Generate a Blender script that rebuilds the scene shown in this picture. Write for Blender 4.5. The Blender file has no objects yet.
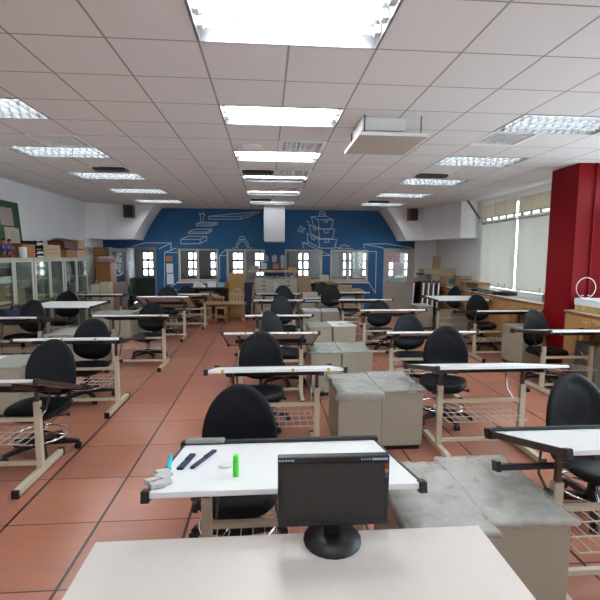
import bpy, bmesh, math, random
from mathutils import Matrix, Vector, noise
random.seed(7)
R=math.radians; PI=math.pi
scn=bpy.context.scene
COL=scn.collection

# ------------------------------------------------------------------ materials
def _nt(name):
    m=bpy.data.materials.new(name); m.use_nodes=True
    nt=m.node_tree; b=nt.nodes['Principled BSDF']; return m,nt,b
def mat(name,col,rough=.5,metal=0,var=.06,scale=14,bump=0,bscale=60,spec=.5,coat=0,stretch=None):
    """plain procedural surface: base colour with a little noise, optional bump"""
    m,nt,b=_nt(name)
    N=nt.nodes; L=nt.links
    tc=N.new('ShaderNodeTexCoord'); mp=N.new('ShaderNodeMapping')
    if stretch: mp.inputs['Scale'].default_value=stretch
    L.new(tc.outputs['Object'],mp.inputs['Vector'])
    nz=N.new('ShaderNodeTexNoise'); nz.inputs['Scale'].default_value=scale; nz.inputs['Detail'].default_value=4
    L.new(mp.outputs['Vector'],nz.inputs['Vector'])
    mx=N.new('ShaderNodeMix'); mx.data_type='RGBA'
    mx.inputs[6].default_value=(*[c*(1-var) for c in col],1); mx.inputs[7].default_value=(*[min(1,c*(1+var)) for c in col],1)
    L.new(nz.outputs['Fac'],mx.inputs[0]); L.new(mx.outputs[2],b.inputs['Base Color'])
    b.inputs['Roughness'].default_value=rough; b.inputs['Metallic'].default_value=metal
    b.inputs['Specular IOR Level'].default_value=spec
    if coat: b.inputs['Coat Weight'].default_value=coat
    if bump:
        n2=N.new('ShaderNodeTexNoise'); n2.inputs['Scale'].default_value=bscale; n2.inputs['Detail'].default_value=3
        L.new(tc.outputs['Object'],n2.inputs['Vector'])
        bp=N.new('ShaderNodeBump'); bp.inputs['Strength'].default_value=bump; bp.inputs['Distance'].default_value=.01
        L.new(n2.outputs['Fac'],bp.inputs['Height']); L.new(bp.outputs['Normal'],b.inputs['Normal'])
    return m
def emis(name,col,st):
    m,nt,b=_nt(name); b.inputs['Base Color'].default_value=(*col,1)
    b.inputs['Emission Color'].default_value=(*col,1); b.inputs['Emission Strength'].default_value=st; return m
def glass(name,tint=(.95,.97,.97),gl=.1,rough=.02,k=.8):
    """thin pane: mostly transparent, with a mirror-like share"""
    m=bpy.data.materials.new(name); m.use_nodes=True; nt=m.node_tree; N=nt.nodes; L=nt.links
    N.remove(N['Principled BSDF']); o=N['Material Output']
    t=N.new('ShaderNodeBsdfTransparent'); t.inputs[0].default_value=(*tint,1)
    g=N.new('ShaderNodeBsdfGlossy'); g.inputs['Roughness'].default_value=rough; g.inputs[0].default_value=(1,1,1,1)
    f=N.new('ShaderNodeFresnel'); f.inputs[0].default_value=1.45
    a=N.new('ShaderNodeMath'); a.operation='MULTIPLY_ADD'; a.inputs[1].default_value=k; a.inputs[2].default_value=gl*.5
    L.new(f.outputs[0],a.inputs[0])
    x=N.new('ShaderNodeMixShader'); L.new(a.outputs[0],x.inputs[0]); L.new(t.outputs[0],x.inputs[1]); L.new(g.outputs[0],x.inputs[2])
    L.new(x.outputs[0],o.inputs['Surface']); return m
def film(name,col,alpha):
    m=bpy.data.materials.new(name); m.use_nodes=True; nt=m.node_tree; N=nt.nodes; L=nt.links
    b=N['Principled BSDF']; b.inputs['Base Color'].default_value=(*col,1); b.inputs['Roughness'].default_value=.22
    nz=N.new('ShaderNodeTexNoise'); nz.inputs['Scale'].default_value=9; nz.inputs['Detail'].default_value=6
    tc=N.new('ShaderNodeTexCoord'); L.new(tc.outputs['Object'],nz.inputs['Vector'])
    mr=N.new('ShaderNodeMapRange'); mr.inputs[1].default_value=.3; mr.inputs[2].default_value=.7
    mr.inputs[3].default_value=alpha-.10; mr.inputs[4].default_value=min(1,alpha+.12)
    L.new(nz.outputs['Fac'],mr.inputs[0]); L.new(mr.outputs[0],b.inputs['Alpha'])
    bp=N.new('ShaderNodeBump'); bp.inputs['Strength'].default_value=.15; bp.inputs['Distance'].default_value=.02
    L.new(nz.outputs['Fac'],bp.inputs['Height']); L.new(bp.outputs['Normal'],b.inputs['Normal'])
    return m
def cloth_trans(name,col,tr):
    m=bpy.data.materials.new(name); m.use_nodes=True; nt=m.node_tree; N=nt.nodes; L=nt.links
    N.remove(N['Principled BSDF']); o=N['Material Output']
    d=N.new('ShaderNodeBsdfDiffuse'); t=N.new('ShaderNodeBsdfTranslucent')
    tc=N.new('ShaderNodeTexCoord'); wv=N.new('ShaderNodeTexNoise'); wv.inputs['Scale'].default_value=3
    L.new(tc.outputs['Object'],wv.inputs['Vector'])
    mx=N.new('ShaderNodeMix'); mx.data_type='RGBA'; mx.inputs[6].default_value=(*[c*.94 for c in col],1); mx.inputs[7].default_value=(*col,1)
    L.new(wv.outputs['Fac'],mx.inputs[0]); L.new(mx.outputs[2],d.inputs[0]); L.new(mx.outputs[2],t.inputs[0])
    x=N.new('ShaderNodeMixShader'); x.inputs[0].default_value=tr
    L.new(d.outputs[0],x.inputs[1]); L.new(t.outputs[0],x.inputs[2]); L.new(x.outputs[0],o.inputs['Surface']); return m
def grid_mat(name,col,line,x0,y0,p,wx,wy,rough,var,streak=None,coat=0,spec=.5,rvar=0):
    """square tiles laid from world origin x0,y0 with pitch p; joints of width wx, wy"""
    m,nt,b=_nt(name); N=nt.nodes; L=nt.links
    geo=N.new('ShaderNodeNewGeometry'); sp=N.new('ShaderNodeSeparateXYZ'); L.new(geo.outputs['Position'],sp.inputs[0])
    def M(op,a,b_=None,c=None):
        n=N.new('ShaderNodeMath'); n.operation=op
        for i,v in enumerate((a,b_,c)):
            if v is None: continue
            if isinstance(v,(int,float)): n.inputs[i].default_value=v
            else: L.new(v,n.inputs[i])
        return n.outputs[0]
    u=M('DIVIDE',M('SUBTRACT',sp.outputs[0],x0),p); v=M('DIVIDE',M('SUBTRACT',sp.outputs[1],y0),p)
    def line_(q,w): return M('LESS_THAN',M('ABSOLUTE',M('SUBTRACT',M('FRACT',M('ADD',q,.5)),.5)),w/(2*p))
    ln=M('MAXIMUM',line_(u,wx),line_(v,wy))
    cb=N.new('ShaderNodeCombineXYZ'); L.new(M('FLOOR',u),cb.inputs[0]); L.new(M('FLOOR',v),cb.inputs[1])
    wn=N.new('ShaderNodeTexWhiteNoise'); wn.noise_dimensions='2D'; L.new(cb.outputs[0],wn.inputs['Vector'])
    mp=N.new('ShaderNodeMapping'); mp.inputs['Scale'].default_value=streak or (1,1,1); L.new(geo.outputs['Position'],mp.inputs['Vector'])
    nz=N.new('ShaderNodeTexNoise'); nz.inputs['Scale'].default_value=3 if streak else 9; nz.inputs['Detail'].default_value=5
    L.new(mp.outputs['Vector'],nz.inputs['Vector'])
    k=M('ADD',M('MULTIPLY',wn.outputs['Value'],.45),M('MULTIPLY',nz.outputs['Fac'],.55))
    a=N.new('ShaderNodeMix'); a.data_type='RGBA'; a.inputs[6].default_value=(*[c*(1-var) for c in col],1); a.inputs[7].default_value=(*[c*(1+var) for c in col],1)
    L.new(k,a.inputs[0])
    c=N.new('ShaderNodeMix'); c.data_type='RGBA'; L.new(ln,c.inputs[0]); L.new(a.outputs[2],c.inputs[6]); c.inputs[7].default_value=(*line,1)
    L.new(c.outputs[2],b.inputs['Base Color']); b.inputs['Specular IOR Level'].default_value=spec
    if rvar: L.new(M('ADD',M('MULTIPLY',nz.outputs['Fac'],rvar),rough-rvar*.5),b.inputs['Roughness'])
    else: b.inputs['Roughness'].default_value=rough
    return m

FLOOR_M=grid_mat('red_tile',(.42,.172,.112),(.022,.011,.008),-1.74,4.64,.6,.019,.009,.29,.26,streak=(1.2,7,1),spec=.6,rvar=.04)
CEIL_M=grid_mat('ceiling_tile',(.70,.665,.645),(.33,.30,.29),-1.05,6.05,.6,.017,.014,.9,.03,spec=.1)
WALL_M=mat('white_plaster',(.77,.765,.77),.8,var=.04,scale=2.5,bump=.05,spec=.2)
BLUE_M=mat('blue_paint',(.028,.115,.26),.65,var=.12,scale=3,spec=.3)
RED_M=mat('red_paint',(.215,.0035,.007),.42,var=.1,scale=3,bump=.04,bscale=25,spec=.12)
CHALK=mat('white_line_paint',(.50,.60,.70),.7,var=.15,scale=20)
ALU=mat('beige_aluminium',(.45,.42,.37),.45,var=.05)
ALU2=mat('grey_aluminium',(.21,.195,.18),.45,var=.06)
GLASS=glass('window_glass',(.86,.90,.90),.06,.02,.6)
GLASSC=glass('cabinet_glass',(.86,.91,.89),.02,.05,.3)
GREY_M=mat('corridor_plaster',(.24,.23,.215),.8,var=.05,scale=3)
GREEN_D=mat('green_dado_paint',(.018,.09,.02),.5)
DARK_D=mat('dark_dado_paint',(.016,.022,.016),.5)
BLK=mat('black_plastic',(.012,.012,.014),.42,var=.15)
BLKM=mat('black_metal',(.014,.014,.016),.35,var=.1,metal=.2)
PAD=mat('black_upholstery',(.0055,.0068,.010),.5,var=.25,scale=40,bump=.1,bscale=320,spec=.24)
CREAM=mat('cream_enamel',(.60,.54,.41),.4,var=.05)
POST=mat('brown_grey_post',(.10,.075,.06),.4,var=.1,metal=.4)
BOARD=mat('white_laminate',(.82,.83,.83),.3,var=.03,scale=5)
UNDER=mat('board_underside',(.62,.58,.55),.6,var=.04)
BTRIM=mat('dark_brown_trim',(.040,.025,.021),.4,var=.15)
CHROME=mat('chrome',(.62,.62,.64),.15,metal=1,var=.03)
WIRE=mat('white_wire',(.62,.58,.52),.4,var=.04)
PED=mat('beige_grey_enamel',(.39,.365,.285),.45,var=.05,scale=5)
PEDT=mat('grey_green_top',(.36,.37,.325),.35,var=.08,scale=6)
FILM=film('crumpled_film',(.56,.56,.53),.45)
PAPER=mat('paper_white',(.74,.75,.76),.7,var=.04)
CARD=mat('cardboard',(.36,.235,.135),.8,var=.1,scale=8)
CARD2=mat('pale_cardboard',(.43,.34,.24),.8,var=.1,scale=8)
WOODL=mat('light_wood',(.45,.29,.15),.55,var=.18,scale=6,stretch=(1,1,9))
WOODH=mat('honey_wood',(.50,.265,.095),.42,var=.15,scale=4,stretch=(1,1,7))
WOODO=mat('orange_brown_wood',(.30,.115,.035),.45,var=.15,scale=5,stretch=(6,6,1))
WOODD=mat('dark_red_wood',(.105,.028,.014),.45,var=.2,scale=6,stretch=(1,1,8))
TOPW=mat('pale_counter_laminate',(.62,.57,.53),.35,var=.04)
CABM=mat('ivory_steel',(.42,.40,.33),.45,var=.05)
BLIND=cloth_trans('roller_blind_cloth',(.65,.625,.58),.36)
BLIND2=cloth_trans('upper_blind_cloth',(.60,.54,.45),.35)
TUBE=emis('fluorescent_tube',(.93,.97,1.0),22.)
LOUV=mat('louver_metal',(.13,.14,.145),.35)
TRAY=mat('lamp_tray',(.12,.125,.13),.4)
GREENB=mat('green_board',(.030,.075,.035),.6,var=.2)
TEAL=mat('teal_print',(.03,.19,.2),.6)
MAROON=mat('maroon',(.10,.012,.02),.6)
PINK=mat('faded_pink',(.38,.2,.23),.7)
YELLOW=mat('yellow_plastic',(.55,.42,.03),.5)
YTAPE=mat('yellow_tape',(.55,.36,.06),.6)
NAVY=mat('dark_blue',(.012,.022,.07),.6)
BLUEV=mat('bright_blue',(.02,.03,.32),.5)
CYAN=mat('cyan_plastic',(.02,.5,.6),.4)
LIME=mat('lime_plastic',(.09,.75,.05),.35)
SKIN=mat('doll_orange',(.4,.15,.08),.6)
GREYP=mat('grey_plastic',(.23,.24,.23),.5)
CONC=mat('vent_plastic',(.80,.79,.78),.6)
VENTD=mat('vent_dark',(.035,.028,.025),.6)
TAN=mat('tan_panel',(.43,.36,.30),.7,var=.06)
SPKW=mat('speaker_veneer',(.13,.028,.014),.4,var=.2)
GRMAT=mat('green_grey_rolls',(.12,.17,.15),.6,var=.4,scale=9)
SCREEN=mat('dark_screen',(.010,.007,.006),.08,var=.1,spec=.6)
BEIGEB=mat('beige_box',(.48,.44,.36),.6)
PBLUE=mat('pale_blue_box',(.28,.36,.42),.6)
TROPHY=glass('clear_acrylic',(.66,.72,.72),.25,.1)

# ------------------------------------------------------------------ mesh helpers
class MB:
    def __init__(s): s.bm=bmesh.new()
    def box(s,x0,x1,y0,y1,z0,z1,bev=0,mi=0,M=None):
        vs=[s.bm.verts.new((x,y,z)) for x in(x0,x1) for y in(y0,y1) for z in(z0,z1)]
        fs=[s.bm.faces.new([vs[i] for i in q]) for q in((0,1,3,2),(4,6,7,5),(0,4,5,1),(2,3,7,6),(0,2,6,4),(1,5,7,3))]
        for f in fs: f.material_index=mi
        if M is not None: bmesh.ops.transform(s.bm,matrix=M,verts=vs)
        if bev:
            es=set(e for f in fs for e in f.edges)
            r=bmesh.ops.bevel(s.bm,geom=list(es),offset=bev,segments=2,profile=.5,affect='EDGES')
            for f in r['faces']: f.material_index=mi
        return s
    def cyl(s,p0,p1,r0,r1=None,n=14,mi=0,caps=True):
        if r1 is None: r1=r0
        p0=Vector(p0);p1=Vector(p1);d=(p1-p0).normalized()
        a=d.orthogonal().normalized();b=d.cross(a)
        A=[s.bm.verts.new(p0+r0*(math.cos(2*PI*i/n)*a+math.sin(2*PI*i/n)*b)) for i in range(n)]
        B=[s.bm.verts.new(p1+r1*(math.cos(2*PI*i/n)*a+math.sin(2*PI*i/n)*b)) for i in range(n)]
        for i in range(n):
            f=s.bm.faces.new((A[i],A[(i+1)%n],B[(i+1)%n],B[i])); f.smooth=True; f.material_index=mi
        if caps:
            for f in (s.bm.faces.new(A[::-1]),s.bm.faces.new(B)): f.material_index=mi
        return s
    def tube(s,pts,r,n=8,closed=False,mi=0):
        P=[Vector(p) for p in pts]; m=len(P); rings=[]
        up=None
        for i,p in enumerate(P):
            a=P[(i-1)%m] if (closed or i>0) else p; c=P[(i+1)%m] if (closed or i<m-1) else p
            t=(c-a).normalized()
            if up is None: up=t.orthogonal().normalized()
            up=(up-up.dot(t)*t)
            up=up.normalized() if up.length>1e-5 else t.orthogonal().normalized()
            b=t.cross(up)
            rings.append([s.bm.verts.new(p+r*(math.cos(2*PI*k/n)*up+math.sin(2*PI*k/n)*b)) for k in range(n)])
        for i in range(m if closed else m-1):
            A=rings[i];B=rings[(i+1)%m]
            for k in range(n):
                f=s.bm.faces.new((A[k],A[(k+1)%n],B[(k+1)%n],B[k])); f.smooth=True; f.material_index=mi
        if not closed:
            s.bm.faces.new(rings[0][::-1]); s.bm.faces.new(rings[-1])
        return s
    def lathe(s,prof,c=(0,0,0),n=20,mi=0):
        c=Vector(c); rings=[]
        for r,z in prof:
            rings.append([s.bm.verts.new(c+Vector((r*math.cos(2*PI*k/n),r*math.sin(2*PI*k/n),z))) for k in range(n)])
        for A,B in zip(rings,rings[1:]):
            for k in range(n):
                f=s.bm.faces.new((A[k],A[(k+1)%n],B[(k+1)%n],B[k])); f.smooth=True; f.material_index=mi
        s.bm.faces.new(rings[0][::-1]); s.bm.faces.new(rings[-1]); return s
    def prism(s,poly,axis,a,b,mi=0):
        """polygon extruded along axis ('x','y' or 'z') from a to b"""
        def v(p,t): return {'x':(t,p[0],p[1]),'y':(p[0],t,p[1]),'z':(p[0],p[1],t)}[axis]
        A=[s.bm.verts.new(v(p,a)) for p in poly];B=[s.bm.verts.new(v(p,b)) for p in poly];n=len(poly)
        for i in range(n): s.bm.faces.new((A[i],A[(i+1)%n],B[(i+1)%n],B[i])).material_index=mi
        s.bm.faces.new(A[::-1]).material_index=mi; s.bm.faces.new(B).material_index=mi; return s
    def build(s,name,mats,parent=None,M=None,smooth=False):
        if M is not None: bmesh.ops.transform(s.bm,matrix=M,verts=s.bm.verts[:])
        bmesh.ops.recalc_face_normals(s.bm,faces=s.bm.faces[:])
        me=bpy.data.meshes.new(name); s.bm.to_mesh(me); s.bm.free()
        for m in (mats if isinstance(mats,(list,tuple)) else [mats]): me.materials.append(m)
        if smooth:
            for p in me.polygons: p.use_smooth=True
        o=bpy.data.objects.new(name,me); COL.objects.link(o)
        if parent is not None: o.parent=parent
        return o
def tag(o,label,cat,group=None,kind=None):
    o['label']=label; o['category']=cat
    if group: o['group']=group
    if kind: o['kind']=kind
    return o
def thing(name,label,cat,loc=(0,0,0),rz=0,group=None):
    o=bpy.data.objects.new(name,None); COL.objects.link(o); o.empty_display_size=.1
    o.location=loc; o.rotation_euler=(0,0,R(rz)); tag(o,label,cat,group); return o
def struct(o): o['kind']='structure'; return o
def kids(o): return KIDS.get(o.name,[])
def children_of(o): return [c for c in COL.objects if c.parent==o]
def copy_tree(o,parent=None):
    c=o.copy(); COL.objects.link(c)
    if parent is not None: c.parent=parent
    for ch in children_of(o): copy_tree(ch,c)
    return c
def box_mesh(name,b,m,parent=None,bev=.004): return MB().box(*b,bev=bev).build(name,m,parent)
def RX(a): return Matrix.Rotation(R(a),4,'X')
def RZ(a): return Matrix.Rotation(R(a),4,'Z')
def RY(a): return Matrix.Rotation(R(a),4,'Y')
def T(x,y,z): return Matrix.Translation((x,y,z))

# ------------------------------------------------------------------ the room
XL,XR,YF,YB,H=-4.9,5.36,-1.6,13.4,3.21
struct(MB().box(XL-.1,XR+.1,YF-.1,17.2,-.1,0).build('floor',FLOOR_M))
# suspended ceiling: one tile per cell, left open where a lamp tray or an air vent sits
LAMP_X=[-3.45,-.45,2.55]; LAMP_Y=[.65,2.45,4.25,6.05,7.85,9.65,11.45]
holes=set()
def cell(x,y): return (round((x+1.05)/.6),round((y-6.05)/.6))
for x in LAMP_X:
    for y in LAMP_Y:
        i,j=cell(x,y); y0=6.05+j*.6; holes|={(i,j),(i+1,j)}
VENTS=[(-2.85,5.45,0),(.15,5.45,0),(2.55,4.85,0),(-2.85,7.25,1),(-.45,7.25,1),(.15,7.25,0),(2.55,7.25,1),(.15,9.05,0),(-.45,10.85,1),(2.55,10.85,1)]
for x,y,k in VENTS: holes.add(cell(x,y))
c=MB()
for i in range(-7,12):
    for j in range(-13,14):
        if (i,j) in holes: continue
        x0=max(XL,-1.05+i*.6);x1=min(XR,-1.05+i*.6+.6);y0=max(YF,6.05+j*.6);y1=min(YB,6.05+j*.6+.6)
        if x1-x0<.01 or y1-y0<.01: continue
        c.box(x0,x1,y0,y1,H,H+.02)
struct(c.build('ceiling',CEIL_M))
# left wall, rear wall with openings, front wall behind the viewer
struct(MB().box(XL-.1,XL,YF,YB,0,H+.25).build('wall_left',WALL_M))
struct(MB().box(XL-.1,XR+.1,YF-.1,YF,0,H+.25).build('wall_front',WALL_M))
WINS=[(-2.70,-1.49),(-1.24,-.07),(.55,1.72),(1.97,3.17)]
DL=(-4.24,-3.36);DR=(3.67,4.61)
wb=MB(); t=.12
xs=[XL-.1]
wb.box(XL-.1,XR+.1,YB,YB+t,2.05,H+.25)
edges=[(XL-.1,DL[0])]
spans=[(DL[0],DL[1],'d')]+[(a,b,'w') for a,b in WINS]+[(DR[0],DR[1],'d')]
prev=XL-.1
for a,b,k in spans:
    wb.box(prev,a,YB,YB+t,0,2.05)
    if k=='w':
        wb.box(a,b,YB,YB+t,0,1.0); wb.box(a,b,YB,YB+t,2.0,2.05)
    prev=b
wb.box(prev,4.66,YB,YB+t,0,2.05)
struct(wb.build('wall_back',BLUE_M))
struct(MB().box(4.66,XR+.1,YB-.02,YB+t,0,H).build('wall_corner',WALL_M))
# interior windows of the rear wall
for n,(a,b) in enumerate(WINS):
    f=MB(); z0,z1=1.0,2.0; w=.05
    f.box(a,b,YB-.03,YB+t,z0,z0+w,.004).box(a,b,YB-.03,YB+t,z1-w,z1,.004)
    f.box(a,a+w,YB-.03,YB+t,z0+w,z1-w,.004).box(b-w,b,YB-.03,YB+t,z0+w,z1-w,.004)
    m=(a+b)/2-.02
    f.box(m-.045,m+.03,YB-.025,YB+.04,z0+w,z1-w,.004)
    f.box(a+w,m-.03,YB,YB+.03,z0+w,z0+w+.035).box(m+.03,b-w,YB+.03,YB+.06,z0+w,z0+w+.035)
    o=struct(f.build('window_%d'%(n+1),ALU))
    p=MB().box(a+w,m-.03,YB+.012,YB+.018,z0+w+.035,z1-w).build('glass_pane',GLASS,o)
    p=MB().box(m+.03,b-w,YB+.042,YB+.048,z0+w+.035,z1-w).build('glass_pane',GLASS,o)
    MB().box(a-.04,b+.04,YB-.09,YB-.03,.955,.998,.006).build('sill',TOPW,o)
# rear left door: frame, leaf standing open into the room
f=MB(); f.box(DL[0],DL[0]+.04,YB-.03,YB+t,0,2.05).box(DL[1]-.04,DL[1],YB-.03,YB+t,0,2.05).box(DL[0]+.04,DL[1]-.04,YB-.03,YB+t,2.01,2.05)
d1=struct(f.build('door_1',ALU2))
lf=MB(); W=.84
lf.box(0,.10,-.02,.02,.02,2.0,.003).box(W-.10,W,-.02,.02,.02,2.0,.003).box(.10,W-.10,-.02,.02,1.88,2.0).box(.10,W-.10,-.02,.02,.02,1.02)
ML=T(DL[0]+.02,YB-.05,0)@RZ(180+76)
leaf=lf.build('door_leaf',ALU2,d1,ML)
g=MB().box(.10,W-.10,-.006,.006,1.02,1.88).build('glass_pane',mat('dark_glass',(.010,.030,.040),.2,spec=.25),leaf,ML)
# brush-written white characters running down the pane
q=MB(); random.seed(3)
for k in range(5):
    cz=1.80-k*.115; cx=.42
    for s_ in range(6):
        a=random.uniform(-.10,.10);b_=random.uniform(-.05,.05);l=random.uniform(.10,.19);an=random.choice([0,90,40,-40,0,90])+random.uniform(-9,9)
        dx=math.cos(R(an))*l/2;dz=math.sin(R(an))*l/2
        q.tube([(cx+a-dx,.008,cz+b_-dz),(cx+a+dx*.1,.009,cz+b_+.008),(cx+a+dx,.008,cz+b_+dz)],.014,5)
q.tube([(.20,.008,1.30),(.35,.009,1.22),(.52,.009,1.21),(.64,.008,1.32)],.022,6)
q.build('white_lettering',PAPER,leaf,ML)
box_mesh('pink_sticker',(.55,.66,.007,.010,1.16,1.38),PINK,leaf,0).matrix_basis=ML
MB().box(.76,.80,.02,.05,1.0,1.12,.004).build('door_handle',CHROME,leaf,ML)
# rear right door, shut
f=MB(); a,b=DR; f.box(a,a+.05,YB-.03,YB+t,0,2.05,.004).box(b-.05,b+.05,YB-.03,YB+t,0,2.05,.004).box(a+.05,b-.05,YB-.03,YB+t,2.0,2.05)
d2=struct(f.build('door_2',ALU))
lf=MB(); lf.box(a+.05,a+.17,YB,YB+.04,.02,2.0,.003).box(b-.17,b-.05,YB,YB+.04,.02,2.0,.003).box(a+.17,b-.17,YB,YB+.04,1.92,2.0).box(a+.17,b-.17,YB,YB+.04,.02,1.0)
lf.box(a+.22,b-.22,YB-.008,YB,.12,.92,.006)
leaf=lf.build('door_leaf',ALU,d2)
MB().box(a+.17,b-.17,YB+.017,YB+.023,1.0,1.92).build('glass_pane',GLASS,leaf)
MB().cyl((a+.11,YB,1.0),(a+.11,YB-.06,1.0),.014).lathe([(.012,0),(.03,.01),(.03,.04),(.012,.05)],(a+.11,YB-.085,.975)).build('door_handle',CHROME,leaf)
MB().box(b-.45,b-.10,YB-.03,YB,2.005,2.045,.004).build('door_closer',ALU2,leaf)
tag(MB().box(3.98,4.30,YB+.008,YB+.014,1.20,1.58).build('paper_sheet',PAPER),'white sheet of paper taped to the glass of the shut right-hand door','paper')
# soffits boxed in under the ceiling at both rear corners, with an arched edge
def arch(x0,z0,x1,z1,n=10):
    return [(x0+(x1-x0)*(.72*t+.28*t*t),z0+(z1-z0)*t) for t in [k/n for k in range(n+1)]]
s=MB(); s.prism([(-4.45,2.25)]+arch(-3.72,2.25,-3.14,H)+[(-4.45,H)],'y',12.5,YB)
s.prism([(XL,YB),(XL,12.2),(-4.45,12.5),(-4.45,YB)],'z',2.25,H)
struct(s.build('trim_1',WALL_M))
s=MB(); s.prism([(4.56,2.28)]+arch(4.08,2.28,3.47,H)+[(4.56,H)],'y',12.5,YB)
s.prism([(4.56,YB),(4.56,12.5),(4.92,10.75),(XR,10.75),(XR,YB)],'z',2.28,H)
struct(s.build('trim_2',WALL_M))
# right wall: solid up to the sill, window band, lintel
w=MB(); w.box(XR,XR+.14,YF,YB,0,1.02).box(XR,XR+.14,YF,YB,3.06,H+.25).box(XR,XR+.14,10.42,YB,1.02,3.06)
for y in (7.28,4.1,.9): w.box(XR,XR+.14,y-.12,y+.12,1.02,3.06)
w.box(XR,XR+.14,YF,-.6,1.02,3.06)
struct(w.build('wall_right',WALL_M))
for n,(y0,y1) in enumerate([(7.4,10.42),(4.22,7.16),(1.02,3.98),(-.6,.78)]):
    f=MB()
    f.box(XR+.04,XR+.1,y0,y1,1.02,1.07).box(XR+.04,XR+.1,y0,y1,3.01,3.06)
    k=max(1,round((y1-y0)/1.5))
    for i in range(k+1):
        y=y0+(y1-y0)*i/k; f.box(XR+.04,XR+.1,max(y0,y-.03),min(y1,y+.03),1.07,3.01)
    f.box(XR+.04,XR+.1,y0,y1,2.6,2.66)
    o=struct(f.build('window_%d'%(n+5),ALU))
    MB().box(XR+.065,XR+.071,y0,y1,1.07,3.01).build('glass_pane',GLASS,o)
# red pillar
struct(MB().box(4.67,XR,6.27,6.9,0,H,.006).build('column',RED_M))
pipe=MB().tube([(4.93,6.25,.0),(4.93,6.25,H)],.012).build('conduit',RED_M); tag(pipe,'thin red conduit running up the front of the red pillar','conduit')
# skirting
struct(MB().box(XL,XL+.015,YF,YB,0,.1).build('baseboard_left',GREYP))
struct(MB().box(-3.36,3.67,YB-.015,YB,0,.1).build('baseboard_back',GREYP))
# corridor beyond the rear wall
YC=17.0
cw=MB(); xx=[-5.2]
CW=[-4.58+.86*i for i in range(13)]
cw.box(-5.3,7,YC,YC+.15,0,.95).box(-5.3,7,YC,YC+.15,1.98,3.3)
prev=-5.3
for x in CW:
    cw.box(prev,x-.24,YC,YC+.15,.95,1.98); prev=x+.24
cw.box(prev,7,YC,YC+.15,.95,1.98)
struct(cw.build('wall_corridor',GREY_M))
for n,x in enumerate(CW):
    f=MB()
    for z in (.95,1.23,1.57,1.90): f.box(x-.24,x+.24,YC+.05,YC+.1,z,z+.09)
    for dx in (-.24,-.03,.18): f.box(x+dx,x+dx+.06,YC+.05,YC+.1,.95,1.98)
    if n%3==1:  # rounded head
        f.prism([(x-.24,1.72)]+[(x-.24*math.cos(PI*i/8),1.72+.24*math.sin(PI*i/8)) for i in range(9)]+[(x+.24,1.72),(x+.24,1.98),(x-.24,1.98)],'y',YC+.02,YC+.05)
    struct(f.build('window_%d'%(n+9),ALU2 if n%2 else GREY_M))
struct(MB().box(-5.3,7,YB+t,YC,3.0,3.05).build('ceiling_corridor',GREY_M))
struct(MB().box(-5.2,-5.05,YB+t,YC,.95,3.0).build('wall_passage',WALL_M))
struct(MB().box(-5.2,-5.03,YB+t,YC,0,.95).build('trim_3',GREEN_D))
struct(MB().box(6.9,7,YB+t,YC,0,3.0).build('wall_end',GREY_M))
struct(MB().box(-5.03,6.9,YC-.02,YC,0,.93).build('trim_4',DARK_D))
for k,x in enumerate((.72,2.70)):
    struct(MB().box(x-.08,x+.08,15.6,15.9,0,3.0).build('trim_%d'%(k+5),DARK_D if k!=1 else GREY_M))
tag(MB().box(-5.05,-4.80,15.2,15.6,1.60,2.0,.01).build('wall_cabinet',mat('grey_brown',(.14,.11,.09),.5)),'grey-brown cabinet hung high inside the open left doorway','cabinet')
tag(MB().box(4.75,5.30,16.94,17.0,1.55,2.10,.01).build('notice_board',MAROON),'dark red notice board seen through the glass of the right door','notice board')

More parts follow.
